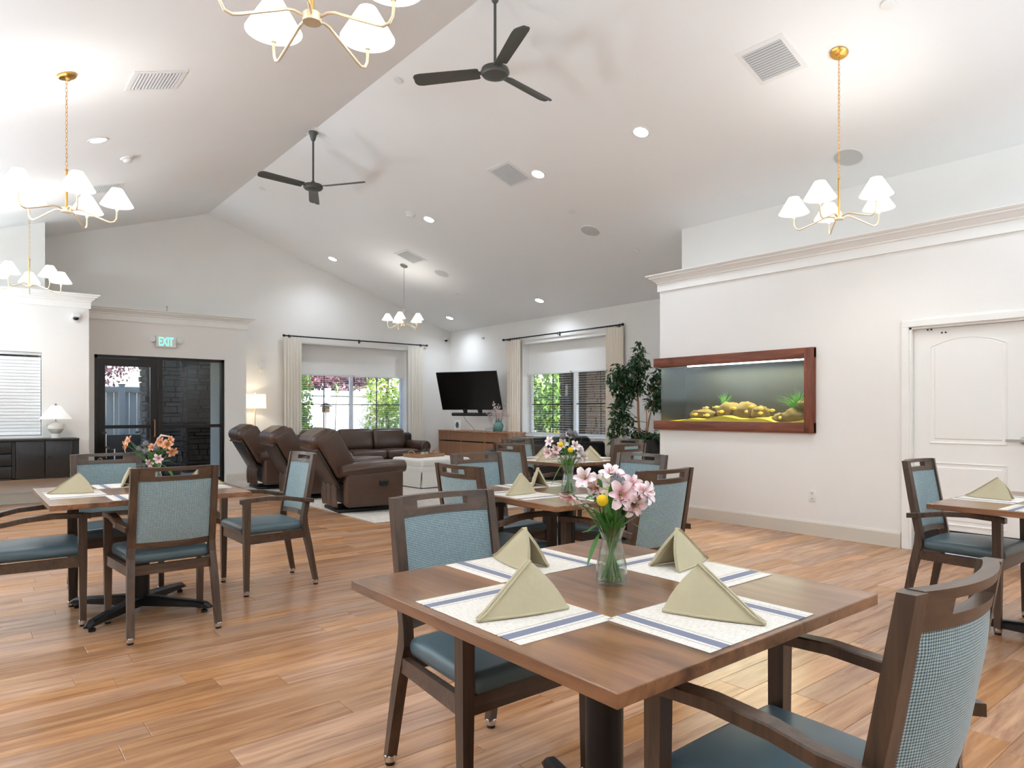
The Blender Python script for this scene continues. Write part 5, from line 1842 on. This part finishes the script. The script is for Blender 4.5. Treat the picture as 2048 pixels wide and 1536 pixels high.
def tank_plant(y, x, h, n, seed, label, spread=.5):
    r = random.Random(seed)
    t = thing('aquarium_plant', label, 'plant', (XR + x, y, sandz(y, x) + .06))
    mb = MB()
    for k in range(n):
        a = r.uniform(0, 2 * pi); sp = r.uniform(.1, spread) * h; hh = h * r.uniform(.5, 1)
        p = [Vector((0, 0, 0)), Vector((sp * .3 * cos(a) * .5, sp * .3 * sin(a), hh * .55)), Vector((sp * cos(a) * .5, sp * sin(a), hh * (1 - .3 * sp / h)))]
        w = .0045
        mb.add([p[0] + Vector((0, w, 0)), p[0] - Vector((0, w, 0)), p[1] - Vector((0, w, 0)), p[1] + Vector((0, w, 0)), p[2]], [(0, 1, 2, 3), (3, 2, 4)])
    mb.build('blade_tuft', M['algae'], t, smooth=False)
tank_plant(4.70, .30, .26, 40, 1, 'thin green grass plant at the left of the aquarium')
tank_plant(3.76, .25, .34, 90, 2, 'big spiky green plant at the right of the aquarium', 1.0)

# ------------------------------------------------------------------ flowers
def frame_to(d):
    return Vector(d).to_track_quat('Z', 'Y').to_matrix().to_4x4()
PETAL = {}
def petal_mesh(kind):
    if kind in PETAL:
        return PETAL[kind]
    L, W = (.046, .0135) if kind == 'wide' else (.044, .0095)
    def f(u, v):
        w = W * (sin(pi * min(1, u * .82 + .06)) ** .8)
        a = (v - .5) * 2
        x = .003 + L * (u ** 1.15) * .80
        z = .006 + L * (.72 * u - .42 * u * u * u)
        return (x, a * w, z + .004 * a * a - .002)
    o = MB().grid(f, 5, 3).build('petal', M['pink'], angle=180)
    me = o.data
    bpy.data.objects.remove(o)
    PETAL[kind] = me
    return me
PM = {}
def petal_of(kind, mat):
    if (kind, mat) not in PM:
        me = petal_mesh(kind).copy()
        me.name = 'petal'
        me.materials.clear(); me.materials.append(M[mat])
        PM[(kind, mat)] = me
    return PM[(kind, mat)]
LEAF = {}
def blade(t, p, d, L, W, droop, name='leaf'):
    """lanceolate leaf from p in direction d"""
    d = Vector(d).normalized()
    side = d.cross(Vector((0, 0, 1)))
    if side.length < .1: side = Vector((1, 0, 0))
    side.normalize()
    def f(u, v):
        w = W * sin(pi * (u * .9 + .07)) ** .9
        q = Vector(p) + d * (L * u) + Vector((0, 0, -droop * u * u)) + side * ((v - .5) * 2 * w) + Vector((0, 0, .25 * w * abs(v - .5)))
        return q
    return MB().grid(f, 7, 2).build(name, M['blade'], t, angle=180)
def lily(base, off, mat, face, label, group, size=1.0, stem_to=None, seed=0):
    r = random.Random(seed)
    t = thing('alstroemeria', label, 'flower', base, group=group)
    off = Vector(off)
    ang = atan2(off.y, off.x)
    foot = Vector((-.022 * cos(ang), -.022 * sin(ang), .012))
    neck = Vector((.014 * cos(ang + r.uniform(-.6, .6)), .014 * sin(ang), .125))
    mid = Vector((off.x * .45, off.y * .45, .125 + (off.z - .125) * .55))
    fv = Vector(face).normalized()
    size *= .88
    bp = off - fv * .022 * size
    MB().tube([foot, neck, mid, mid.lerp(bp, .6) + Vector((0, 0, .006)), bp], [.0028, .0028, .0022, .0018, .0016], 6).build('stem', M['stem'], t)
    fm = Matrix.Translation(bp) @ frame_to(fv) @ Matrix.Scale(size, 4)
    for k in range(6):
        q = bpy.data.objects.new('petal', petal_of('wide' if k % 2 == 0 else 'slim', mat))
        COL.objects.link(q); q.parent = t
        q.matrix_local = fm @ Matrix.Rotation(k * pi / 3 + r.uniform(-.1, .1), 4, 'Z') @ Matrix.Rotation(r.uniform(-.14, .14), 4, 'Y')
    mb = MB()
    mb.lathe([(.0015, -.004), (.0045, .0), (.005, .006), (.003, .01)], 8)
    o = mb.build('calyx', M['stem'], t); o.matrix_local = fm
    mb = MB()
    for k in range(5):
        a = 2 * pi * k / 5
        mb.tube([(0, 0, .006), (.004 * cos(a), .004 * sin(a), .02), (.008 * cos(a), .008 * sin(a), .031)], [.0006, .0006, .0013], 4)
    o = mb.build('stamens', M['stamen'], t); o.matrix_local = fm
    for k in range(2):
        a = ang + r.uniform(-1.3, 1.3)
        blade(t, mid.lerp(bp, r.uniform(.1, .5)), (cos(a), sin(a), r.uniform(.1, .7)), r.uniform(.05, .085), .0075, .012)
    return t
def globe(base, off, label, group):
    t = thing('craspedia', label, 'flower', base, group=group)
    off = Vector(off)
    MB().tube([(-.01, .01, .015), (.008, -.006, .125), off * .6 + Vector((0, 0, .05)), off], .0018, 6).build('stem', M['stem'], t)
    def f(u, v):
        a, b = 2 * pi * u, pi * v
        k = .0165 * (1 + .02 * sin(a * 11) * sin(b * 12))
        return (off.x + k * sin(b) * cos(a), off.y + k * sin(b) * sin(a), off.z + k * cos(b))
    MB().grid(f, 24, 14).build('flower_head', M['craspedia'], t, angle=180)
def sea_holly(base, off, label, group, s=1.0, seed=0):
    r = random.Random(seed)
    t = thing('sea_holly', label, 'flower', base, group=group)
    off = Vector(off)
    MB().tube([(.01, .01, .015), (.0, -.008, .125), off * .6 + Vector((0, 0, .05)), off], .002, 6).build('stem', M['stem'], t)
    mb = MB()
    for k in range(150):
        b = math.acos(r.uniform(-.35, 1)); a = r.uniform(0, 2 * pi)
        d = Vector((sin(b) * cos(a), sin(b) * sin(a), cos(b) * 1.25))
        m = Matrix.Translation(off + d * .011 * s) @ frame_to(d)
        mb.add([(-.0011, 0, 0), (.0011, 0, 0), (0, 0, .009 * s)], [(0, 1, 2)], m)
    mb.lathe([(.002, -.012), (.011, -.006), (.013, .003), (.009, .012), (.001, .017)], 10, Matrix.Translation(off) @ Matrix.Scale(s, 4))
    mb.build('flower_head', M['thistle'], t, smooth=False)
    mb = MB()
    for k in range(8):
        a = 2 * pi * k / 8
        m = Matrix.Translation(off + Vector((0, 0, -.008))) @ Matrix.Rotation(a, 4, 'Z')
        mb.add([(0, -.003, 0), (0, .003, 0), (.016 * s, .004, .004), (.034 * s, 0, .010), (.016 * s, -.004, .004)], [(0, 1, 2, 3, 4)], m)
    mb.build('bract', M['thistle'], t, smooth=False)
vase0 = None
def glass_vase(x, y, label):
    global vase0
    if vase0 is None:
        vase0 = thing('glass_vase', label, 'vase', (x, y, .7622), group='clear glass table vases')
        MB().lathe([(0, .0), (.043, .0), (.045, .006), (.0455, .03), (.042, .065), (.034, .10), (.0285, .122), (.030, .138), (.036, .155), (.041, .166),
                    (.0392, .166), (.0345, .155), (.0286, .138), (.0268, .122), (.032, .10), (.040, .065), (.0435, .03), (.042, .010), (0, .008)], 32).build('vase_body', M['vase'], vase0, angle=50)
        MB().lathe([(0, .0085), (.0415, .0105), (.043, .03), (.0395, .065), (.034, .088), (0, .088)], 28).build('water', M['water'], vase0, angle=40)
    else:
        dup(vase0, (x, y, .7622), 0.6, label)
V1 = (1.475, 1.357, .7622)
V2 = (2.925, 3.047, .7622)
V3 = (1.0, 4.90, .7622)
glass_vase(V1[0], V1[1], 'clear glass carafe vase of pink flowers on the nearest table')
glass_vase(V2[0], V2[1], 'clear glass carafe vase of pink flowers on the middle table')
glass_vase(V3[0], V3[1], 'clear glass carafe vase of peach flowers on the left table')
ORD = ['leftmost', 'second from the left', 'third from the left', 'fourth from the left', 'fifth from the left', 'sixth from the left', 'seventh from the left', 'eighth from the left', 'ninth from the left', 'tenth from the left', 'eleventh from the left', 'twelfth from the left', 'thirteenth from the left', 'fourteenth from the left']
def bouquet(V, items, what, where, seed):
    """items: offset, material, facing; named by their order across the picture"""
    key = lambda it: px(V[0] + it[0][0], V[1] + it[0][1], .76 + it[0][2])[0]
    items = sorted(items, key=key)
    for k, (off, mat, face, sz) in enumerate(items):
        lily(V, off, mat, face, '%s alstroemeria bloom, %s in the bouquet on %s' % (what, ORD[k], where), '%s blooms on %s' % (what, where), sz, seed=seed + k)
TOC = Vector((-.6307, -.776, 0))      # roughly towards the camera
def fc(l, u, t=1.0):                  # facing: sideways (right +), up, towards camera
    v = TOC * t + Vector((.776, -.6307, 0)) * l + Vector((0, 0, u))
    return v
bouquet(V1, [
    ((-.087, .028, .310), 'blush', fc(-.5, .35, .9), 1.0),
    ((-.131, .037, .248), 'pink', fc(-.5, -1.1, .5), 1.0),
    ((-.045, .019, .292), 'blush', fc(-.4, .3, .8), 1.0),
    ((-.060, .010, .275), 'pink', fc(-.7, -.3, .7), .9),
    ((.011, .012, .325), 'blush', fc(-.1, .9, .7), 1.05),
    ((.036, .010, .318), 'pink', fc(.3, 1.0, .4), .95),
    ((-.050, -.085, .268), 'pink', fc(.15, .1, 1.2), 1.25),
    ((-.026, -.075, .272), 'pink', fc(-.5, .1, .8), 1.0),
    ((.045, -.041, .290), 'pink', fc(.2, .5, .8), 1.0),
    ((.045, -.105, .268), 'blush', fc(.9, .1, .7), 1.1),
    ((.030, -.095, .278), 'pink', fc(.2, .8, .5), .9),
    ((-.009, -.100, .232), 'pink', fc(.4, -.6, .9), 1.15),
    ((.012, -.098, .250), 'blush', fc(.7, -.5, .7), 1.0),
    ((-.075, .030, .222), 'blush', fc(-.4, -.9, .4), .75)], 'pink', 'the nearest table', 10)
globe(V1, (-.081, -.041, .251), 'round yellow craspedia ball in the nearest bouquet', 'yellow craspedia balls')
sea_holly(V1, (-.030, -.045, .300), 'grey sea holly head in the nearest bouquet', 'sea holly heads', 1.35, 1)
GR = thing('bouquet_greenery', 'long green leaves filling the bouquet on the nearest table', 'leaves', V1)
r = random.Random(21)
for k in range(34):
    a = r.uniform(0, 2 * pi)
    z = r.uniform(.13, .22)
    blade(GR, (.016 * cos(a), .016 * sin(a), z), (cos(a) * r.uniform(.3, 1), sin(a) * r.uniform(.3, 1), r.uniform(.4, 1.2)), r.uniform(.07, .13), r.uniform(.006, .012), r.uniform(.0, .04))
for off, d, L in (((.02, -.03, .24), fc(1, .5, .1), .11), ((.03, -.05, .20), fc(1, -.1, .2), .12), ((-.04, .0, .27), fc(-.2, 1, .2), .07), ((.04, .0, .28), fc(.8, .4, .2), .09), ((-.05, .0, .15), fc(-.5, -.7, .5), .08), ((.02, -.06, .18), fc(1, -.5, .2), .10)):
    blade(GR, off, d, L, .008, .03)
for k in range(9):
    a = 2 * pi * k / 9 + .3
    MB().tube([(.030 * cos(a), .030 * sin(a), .012), (.012 * cos(a + 2.6), .012 * sin(a + 2.6), .125), (.03 * cos(a + 3), .03 * sin(a + 3), .20)], .0032, 7).build('stem', M['stem'], GR)

bouquet(V2, [
    ((-.093, .076, .317), 'blush', fc(-.6, .4, .8), 1.0), ((-.134, .045, .245), 'pink', fc(-.8, -.2, .8), 1.1),
    ((-.028, .024, .300), 'blush', fc(.1, .3, 1), 1.1), ((.042, .031, .350), 'blush', fc(.3, .7, .5), 1.05),
    ((.010, -.050, .290), 'blush', fc(.3, .1, 1), 1.0), ((.055, -.044, .247), 'blush', fc(.6, -.2, .8), 1.1),
    ((.080, -.060, .216), 'blush', fc(.8, -.4, .7), 1.1), ((-.060, .050, .265), 'pink', fc(-.3, .2, 1), 1.0),
    ((-.098, .016, .228), 'blush', fc(-.4, -.5, .8), .9), ((.090, -.03, .260), 'blush', fc(.9, .2, .5), .9)], 'pale pink', 'the middle table', 40)
globe(V2, (-.106, -.042, .300), 'round yellow craspedia ball, upper left one in the middle bouquet', 'yellow craspedia balls')
globe(V2, (-.060, -.079, .268), 'round yellow craspedia ball, lower right one in the middle bouquet', 'yellow craspedia balls')
for k, (o_, lab) in enumerate((((-.030, .02, .345), 'left one of three'), ((.010, .0, .365), 'middle one of three'), ((.055, .0, .352), 'right one of three'))):
    sea_holly(V2, o_, 'grey sea holly head, %s at the top of the middle bouquet' % lab, 'sea holly heads', 1.5, 5 + k)
GR = thing('bouquet_greenery', 'green leaves filling the bouquet on the middle table', 'leaves', V2)
r = random.Random(22)
for k in range(22):
    a = r.uniform(0, 2 * pi)
    blade(GR, (.016 * cos(a), .016 * sin(a), r.uniform(.15, .24)), (cos(a), sin(a), r.uniform(.1, .9)), r.uniform(.06, .11), r.uniform(.007, .012), r.uniform(.0, .03))
blade(GR, (.05, .0, .25), fc(.5, .9, .1), .12, .011, 0); blade(GR, (-.05, .0, .18), fc(-.6, -.7, .3), .12, .006, .05)
for k in range(7):
    a = 2 * pi * k / 7
    MB().tube([(.030 * cos(a), .030 * sin(a), .012), (.012 * cos(a + 2.6), .012 * sin(a + 2.6), .125), (.03 * cos(a + 3), .03 * sin(a + 3), .20)], .003, 6).build('stem', M['stem'], GR)

bouquet(V3, [
    ((-.141, .111, .308), 'peach', fc(-.6, .3, .8), 1.15), ((-.165, .085, .270), 'peach', fc(-.9, -.3, .6), 1.15),
    ((.022, -.022, .298), 'peach', fc(-.2, .1, 1), 1.1), ((.060, -.053, .285), 'peach', fc(.3, .2, 1), 1.1),
    ((.085, -.073, .236), 'peach', fc(.8, -.6, .6), 1.15), ((-.055, -.088, .170), 'pink', fc(-.3, -.5, 1), .9),
    ((-.006, -.110, .198), 'pink', fc(.1, -.2, 1), 1.0), ((.077, -.067, .320), 'peach', fc(.9, .4, .4), .8), ((-.02, .0, .27), 'peach', fc(0, .5, .8), .9)], 'peach', 'the left table', 70)
for k, (o_, lab) in enumerate((((-.085, .06, .250), 'leftmost of four'), ((-.064, -.017, .236), 'lowest of four'), ((-.050, .03, .285), 'top one of four'), ((.0, -.01, .255), 'rightmost of four'))):
    sea_holly(V3, o_, 'grey sea holly head, %s in the peach bouquet' % lab, 'sea holly heads', 1.5, 15 + k)
GR = thing('bouquet_greenery', 'long green leaves filling the peach bouquet on the left table', 'leaves', V3)
r = random.Random(23)
for k in range(20):
    a = r.uniform(0, 2 * pi)
    blade(GR, (.016 * cos(a), .016 * sin(a), r.uniform(.14, .22)), (cos(a), sin(a), r.uniform(.1, 1.0)), r.uniform(.08, .14), r.uniform(.008, .013), r.uniform(.0, .04))
blade(GR, (-.02, .01, .14), fc(-.8, 1, .1), .20, .016, .0); blade(GR, (-.05, .02, .15), fc(-1, .1, .2), .13, .012, .03); blade(GR, (.05, -.02, .14), fc(.7, -.2, .4), .10, .012, .05)
MB().tube([(0, 0, .2), (.0, .0, .30), (.03, -.02, .345), (.08, -.06, .335)], [.002, .002, .008, .003], 6).build('plume', M['blossom'], GR)
for k in range(7):
    a = 2 * pi * k / 7
    MB().tube([(.030 * cos(a), .030 * sin(a), .012), (.012 * cos(a + 2.6), .012 * sin(a + 2.6), .125), (.03 * cos(a + 3), .03 * sin(a + 3), .20)], .003, 6).build('stem', M['stem'], GR)

# ------------------------------------------------------------------ tall potted ficus
FX, FY = 8.20, 6.90
t = thing('planter_box', 'tall square black planter behind the aquarium wall corner', 'planter', (FX, FY, 0), radians(12))
MB().loft([rectring(0, 0, z, w, w) for z, w in ((0, .36), (.84, .48), (.84, .44), (.76, .43))], cap=True).build('box', M['planter'], t, smooth=False)
MB().rbox((0, 0, .775), (.425, .425, .03), .005, 1).build('soil', M['soil'], t)
t = thing('ficus_tree', 'tall indoor ficus tree with three slim trunks in the black planter', 'plant', (FX, FY, .79))
r = random.Random(9)
mt = MB(); ml = MB()
tops = []
def leaf_at(q, s=1.0):
    L = r.uniform(.075, .11) * s; W = L * .21
    a = r.uniform(0, 2 * pi)
    m = Matrix.Translation(q) @ Euler((r.uniform(-.5, .5), r.uniform(.2, 1.2), a), 'ZYX').to_matrix().to_4x4()
    m = Matrix.Translation(q) @ Matrix.Rotation(a, 4, 'Z') @ Matrix.Rotation(r.uniform(-.2, 1.3), 4, 'Y') @ Matrix.Rotation(r.uniform(-.7, .7), 4, 'X')
    ml.add([(0, 0, 0), (L * .35, -W, -.004), (L, 0, -.012), (L * .35, W, -.004)], [(0, 1, 2), (0, 2, 3)], m)
RT = Vector((.776, -.6307, 0)); DP = Vector((.6307, .776, 0))
def P3(l, d, z):
    return RT * l + DP * d + Vector((0, 0, z))
trunks = [[P3(-.04, 0, 0), P3(-.06, .02, .35), P3(-.07, .0, .62), P3(-.10, .02, .95), P3(-.02, 0, 1.42)],
          [P3(.06, .02, 0), P3(.09, .0, .30), P3(.15, -.03, .60), P3(.20, .0, .95)],
          [P3(.03, -.05, 0), P3(.05, -.08, .35), P3(.05, -.04, .55)]]
for k, tr in enumerate(trunks):
    mt.tube(tr, [(.020, .018, .016, .012, .006), (.015, .013, .011, .006), (.008, .007, .005)][k], 7)
clusters = [(-.05, 0, 1.42, .08, .16, 60), (-.06, 0, 1.22, .17, .15, 150), (-.17, 0, 1.05, .25, .16, 220), (-.40, .0, 1.02, .17, .20, 150), (-.30, .0, .86, .22, .18, 180), (-.06, .0, .86, .16, .14, 120),
            (.22, .0, .92, .14, .22, 150), (.30, .0, .68, .14, .20, 130), (.16, .0, .62, .12, .14, 80), (-.36, .0, .55, .15, .18, 130), (-.30, .0, .30, .20, .18, 170), (-.45, .0, .16, .09, .22, 70), (-.25, 0, .72, .14, .2, 110),
            (-.02, .0, .10, .17, .12, 120), (.16, .0, .06, .16, .13, 130), (.28, 0, .05, .10, .08, 50), (.12, 0, -.15, .10, .12, 70), (-.12, 0, .0, .14, .10, 70), (-.22, 0, -.02, .12, .10, 40)]
for l, d, z, rw, rh, n in clusters:
    c = P3(l, d, z)
    st_ = min((p for tr in trunks for p in tr), key=lambda p: (p - c).length + (.3 if p.z > c.z else 0))
    mt.tube([st_, st_.lerp(c, .5) + Vector((0, 0, .03)), c], [.006, .004, .002], 5)
    for k in range(5):
        q = c + RT * r.uniform(-rw, rw) + DP * r.uniform(-rw, rw) + Vector((0, 0, r.uniform(-rh, rh)))
        mt.tube([c, q], [.003, .001], 4)
    for k in range(int(n * 1.3)):
        while True:
            a, b, e = r.uniform(-1, 1), r.uniform(-1, 1), r.uniform(-1, 1)
            if a * a + b * b + e * e < 1: break
        q = c + RT * (a * rw) + DP * (b * max(rw, .14)) + Vector((0, 0, e * rh))
        leaf_at(q)
mt.build('trunk', M['trunk'], t)
tag(ml.build('foliage', M['ficus'], t, smooth=False), kind='stuff')

# ------------------------------------------------------------------ outside
tag(MB().box(-14, YN + .3, -.14, 30, 34, -.06).box(XT + .3, -10, -.14, 30, YN + .3, -.06).build('ground', M['mulch'], smooth=False), kind='structure')
tag(MB().box(1.2, YN + .3, -.06, 4.9, 16.6, -.015).build('porch_slab', M['ground'], smooth=False), kind='structure')
tag(MB().box(-.5, YN + .3, 2.62, 3.85, 16.9, 2.80).build('porch_roof', M['soffit'], smooth=False), kind='structure')
tag(MB().box(XT + .3, 6.2, 2.60, 12.4, 11.4, 2.8).build('porch_roof', M['soffit'], smooth=False), kind='structure')  # unseen roof, stretched to keep the sun off the stone column
FY_ = 17.4
t = thing('vinyl_fence', 'tall white vinyl board fence beyond the windows', 'fence', (-2.0, FY_, 0))
fw = .152
me = None
for i in range(96):
    if me is None:
        q = MB().rbox((0, 0, .92), (fw - .005, .022, 1.60), .004, 1).build('board', M['fence'], t)
        me = q.data
    else:
        q = bpy.data.objects.new('board', me); COL.objects.link(q); q.parent = t
    q.location = ((i + .5) * fw, 0, 0)
W_ = 96 * fw
MB().rbox((W_ / 2, -.02, 1.755), (W_, .07, .13), .01, 1).build('rail', M['fence'], t)
MB().rbox((W_ / 2, -.02, .14), (W_, .07, .13), .01, 1).build('rail', M['fence'], t)
for i in range(7):
    MB().rbox((i * W_ / 6, .0, .93), (.12, .12, 1.86), .01, 1).rbox((i * W_ / 6, .0, 1.87), (.14, .14, .03), .008, 1).build('post', M['fence'], t)
t = thing('vinyl_fence', 'white vinyl fence beyond the window beside the television', 'fence', (16.0, 2.0, 0), pi / 2)
for i in range(100):
    q = bpy.data.objects.new('board', me); COL.objects.link(q); q.parent = t
    q.location = ((i + .5) * fw, 0, 0)
MB().rbox((7.6, 0, 1.755), (15.2, .07, .13), .01, 1).build('rail', M['fence'], t)
MB().rbox((7.6, 0, .14), (15.2, .07, .13), .01, 1).build('rail', M['fence'], t)

def stone_column(x, y, w, h, label, mat, seed, faces_):
    r = random.Random(seed)
    t = thing('stone_column', label, 'column', (x, y, -.05), group='stacked stone porch columns')
    MB().box(-w / 2 + .03, -w / 2 + .03, 0, w / 2 - .03, w / 2 - .03, h).build('core', M['mortar'], t, smooth=False)
    for fi in faces_:
        m = Matrix.Rotation(fi * pi / 2, 4, 'Z')
        z = 0.0
        while z < h - .05:
            hh = min(r.choice((.065, .085, .11, .13)), h - z)
            xx = -w / 2 + r.uniform(-.012, .012)
            while xx < w / 2 - .03:
                ww = min(r.uniform(.14, .34), w / 2 + r.uniform(-.012, .02) - xx)
                if w / 2 - (xx + ww) < .08: ww = w / 2 + r.uniform(-.014, .02) - xx
                dpt = r.uniform(.012, .045)
                g = .005
                a, b, c_, d_ = xx + g, xx + ww - g, z + g, z + hh - g
                y0 = -w / 2 + .04
                y1 = -w / 2 - dpt + .02
                j = lambda: r.uniform(-.006, .006)
                MB().loft([[(a, y0, c_), (b, y0, c_), (b, y0, d_), (a, y0, d_)],
                           [(a + j(), y1 + .012, c_ + j()), (b + j(), y1 + .012, c_ + j()), (b + j(), y1 + .012, d_ + j()), (a + j(), y1 + .012, d_ + j())],
                           [(a + .012, y1 + j() * .5, c_ + .01), (b - .012, y1 + j() * .5, c_ + .01), (b - .012, y1, d_ - .01), (a + .012, y1, d_ - .01)]], mat=m).build('stone', mat, t, smooth=False)
                xx += ww
            z += hh
stone_column(3.10, 14.75, .62, 2.66, 'grey stacked stone porch column seen through the middle of the exit door', M['stone'], 3, (0, 3))
stone_column(4.12, 15.70, .80, 2.66, 'wide shaded stone porch column seen through the right door glass', M['stone_shaded'], 4, (0, 3))
stone_column(10.55, 10.45, .80, 2.66, 'shaded stone porch column outside the window beside the television', M['stone_shaded'], 5, (3, 0))

def foliage(mb, c, rad, n, size, r, shell=.55):
    for k in range(n):
        while True:
            d = Vector((r.uniform(-1, 1), r.uniform(-1, 1), r.uniform(-1, 1)))
            if .05 < d.length < 1: break
        d = d.normalized() * (shell + (1 - shell) * r.random())
        q = Vector((c[0] + d.x * rad[0], c[1] + d.y * rad[1], c[2] + d.z * rad[2]))
        s = size * r.uniform(.6, 1.3)
        m = Matrix.Translation(q) @ Euler((r.uniform(0, 6.3), r.uniform(0, 6.3), r.uniform(0, 6.3))).to_matrix().to_4x4()
        mb.add([(-s, 0, 0), (0, -s * .55, .15 * s), (s, 0, 0), (0, s * .55, .15 * s)], [(0, 1, 2, 3)], m)
def plant(name, label, cat, loc, blobs, mat, n, size, seed, trunk=None, group=None):
    r = random.Random(seed)
    t = thing(name, label, cat, loc, group=group)
    mb = MB()
    tot = sum(b[3] * b[5] for b in blobs)
    for b in blobs:
        foliage(mb, b[:3], b[3:6], int(n * b[3] * b[5] / tot), size, r)
    tag(mb.build('foliage', mat, t, smooth=False), kind='stuff')
    if trunk:
        mt = MB()
        for pts, rr in trunk:
            mt.tube(pts, rr, 7)
        mt.build('trunk', M['bark'], t)
    return t
def arbor(x, y, w, h, label, seed, n=2600):
    bl = [(0, 0, h * .22, w * .52, w * .5, h * .26), (0, 0, h * .5, w * .5, w * .48, h * .30), (0, 0, h * .78, w * .36, w * .36, h * .24)]
    plant('arborvitae', label, 'tree', (x, y, -.06), bl, M['arbor'], n, .055, seed, [([(0, 0, 0), (0, 0, h * .8)], [.06, .03])], 'arborvitae along the fence')
arbor(6.35, 16.2, .95, 3.2, 'slim arborvitae at the left of the sofa window', 1)
arbor(8.95, 16.3, 1.25, 4.2, 'bright arborvitae right of the middle of the sofa window', 2, 3600)
arbor(10.2, 16.3, 1.3, 4.2, 'bright arborvitae at the right end of the sofa window', 3, 3600)
arbor(11.6, 16.3, 1.5, 4.2, 'arborvitae beyond the right curtain of the sofa window', 4, 2600)
plant('plum_tree', 'purple leaved plum tree rising above the fence behind the sofa window', 'tree', (8.6, 18.9, 0),
      [(0, 0, 3.0, 1.7, 1.2, 1.25), (-1.0, .2, 2.6, 1.1, 1.0, .9), (1.0, .2, 2.7, 1.1, 1.0, .9)], M['plum'], 8000, .075, 5, [([(0, 0, 0), (0, 0, 2.4)], [.11, .07])], 'purple plum trees')
plant('plum_tree', 'purple leaved plum tree above the fence behind the exit door', 'tree', (2.7, 18.9, 0),
      [(0, 0, 2.75, .9, 1.0, .95), (-.6, .2, 2.6, .8, .9, .8)], M['plum'], 2000, .06, 6, [([(0, 0, 0), (0, 0, 2.3)], [.1, .06])], 'purple plum trees')
plant('sapling', 'thin bare sapling in front of the fence in the sofa window', 'tree', (7.75, 16.9, -.06), [(.02, 0, 1.95, .10, .1, .2)], M['pine'], 60, .03, 7, [([(0, 0, 0), (-.02, 0, .9), (.02, 0, 1.95)], [.014, .012, .006])])
sg_ = 'low shrubs along the fence'
for k, (x, y, w, h, lab) in enumerate([
    (6.15, 15.6, .5, .75, 'low green shrub at the left foot of the sofa window'), (6.9, 15.7, .45, .50, 'low dark shrub left of the middle of the sofa window'),
    (7.5, 15.7, .42, .52, 'low sparse shrub in the middle of the sofa window'), (8.2, 15.5, .5, .72, 'green shrub right of the middle of the sofa window'),
    (8.95, 15.3, .6, .98, 'dark green hedge shrub at the right of the sofa window'), (9.8, 15.3, .6, 1.0, 'dark green hedge shrub at the right end of the sofa window'),
    (2.1, 16.2, .5, .80, 'leafy shrub left in the lower glass of the exit door'), (2.75, 16.1, .5, .85, 'leafy shrub with yellow tips behind the lower door glass'), (4.95, 16.2, .5, .95, 'leafy shrub at the right edge of the exit door')]):
    plant('shrub', lab, 'shrub', (x, y, -.06), [(0, 0, h * .5, w, w * .8, h * .52)], M['shrub'], 620, .045, 30 + k, group=sg_)
plant('maple_tree', 'leafy green tree outside the left half of the window beside the television', 'tree', (13.0, 14.7, -.06),
      [(0, 0, 2.2, 1.3, 1.5, 1.3), (.2, -.7, 1.3, 1.0, 1.1, .8), (-.2, .8, 1.4, 1.0, 1.1, .9)], M['pine'], 7000, .085, 50, [([(0, 0, 0), (0, 0, 2.0)], [.1, .05])])
plant('flower_bed', 'yellow flowering bush low in the window beside the television', 'bush', (12.3, 13.2, -.06), [(0, 0, .45, .6, 1.0, .42)], M['yellowfl'], 700, .05, 51)
arbor(14.4, 9.9, 1.6, 4.4, 'bright tall shrub right of the stone column in the television side window', 52, 3000)
t = thing('bird_feeder', 'small wooden bird feeder with a dark roof on a pole before the fence', 'bird feeder', (7.25, 16.4, -.06))
MB().tube([(0, 0, 0), (0, 0, 1.30)], .015, 8).build('pole', M['fence'], t)
MB().lathe([(.09, 1.30), (.10, 1.32), (.095, 1.44), (.085, 1.45)], 10).build('body', M['cedar'], t)
MB().lathe([(.17, 1.45), (.165, 1.462), (.02, 1.55), (0, 1.555)], 10).build('roof', M['roof'], t)
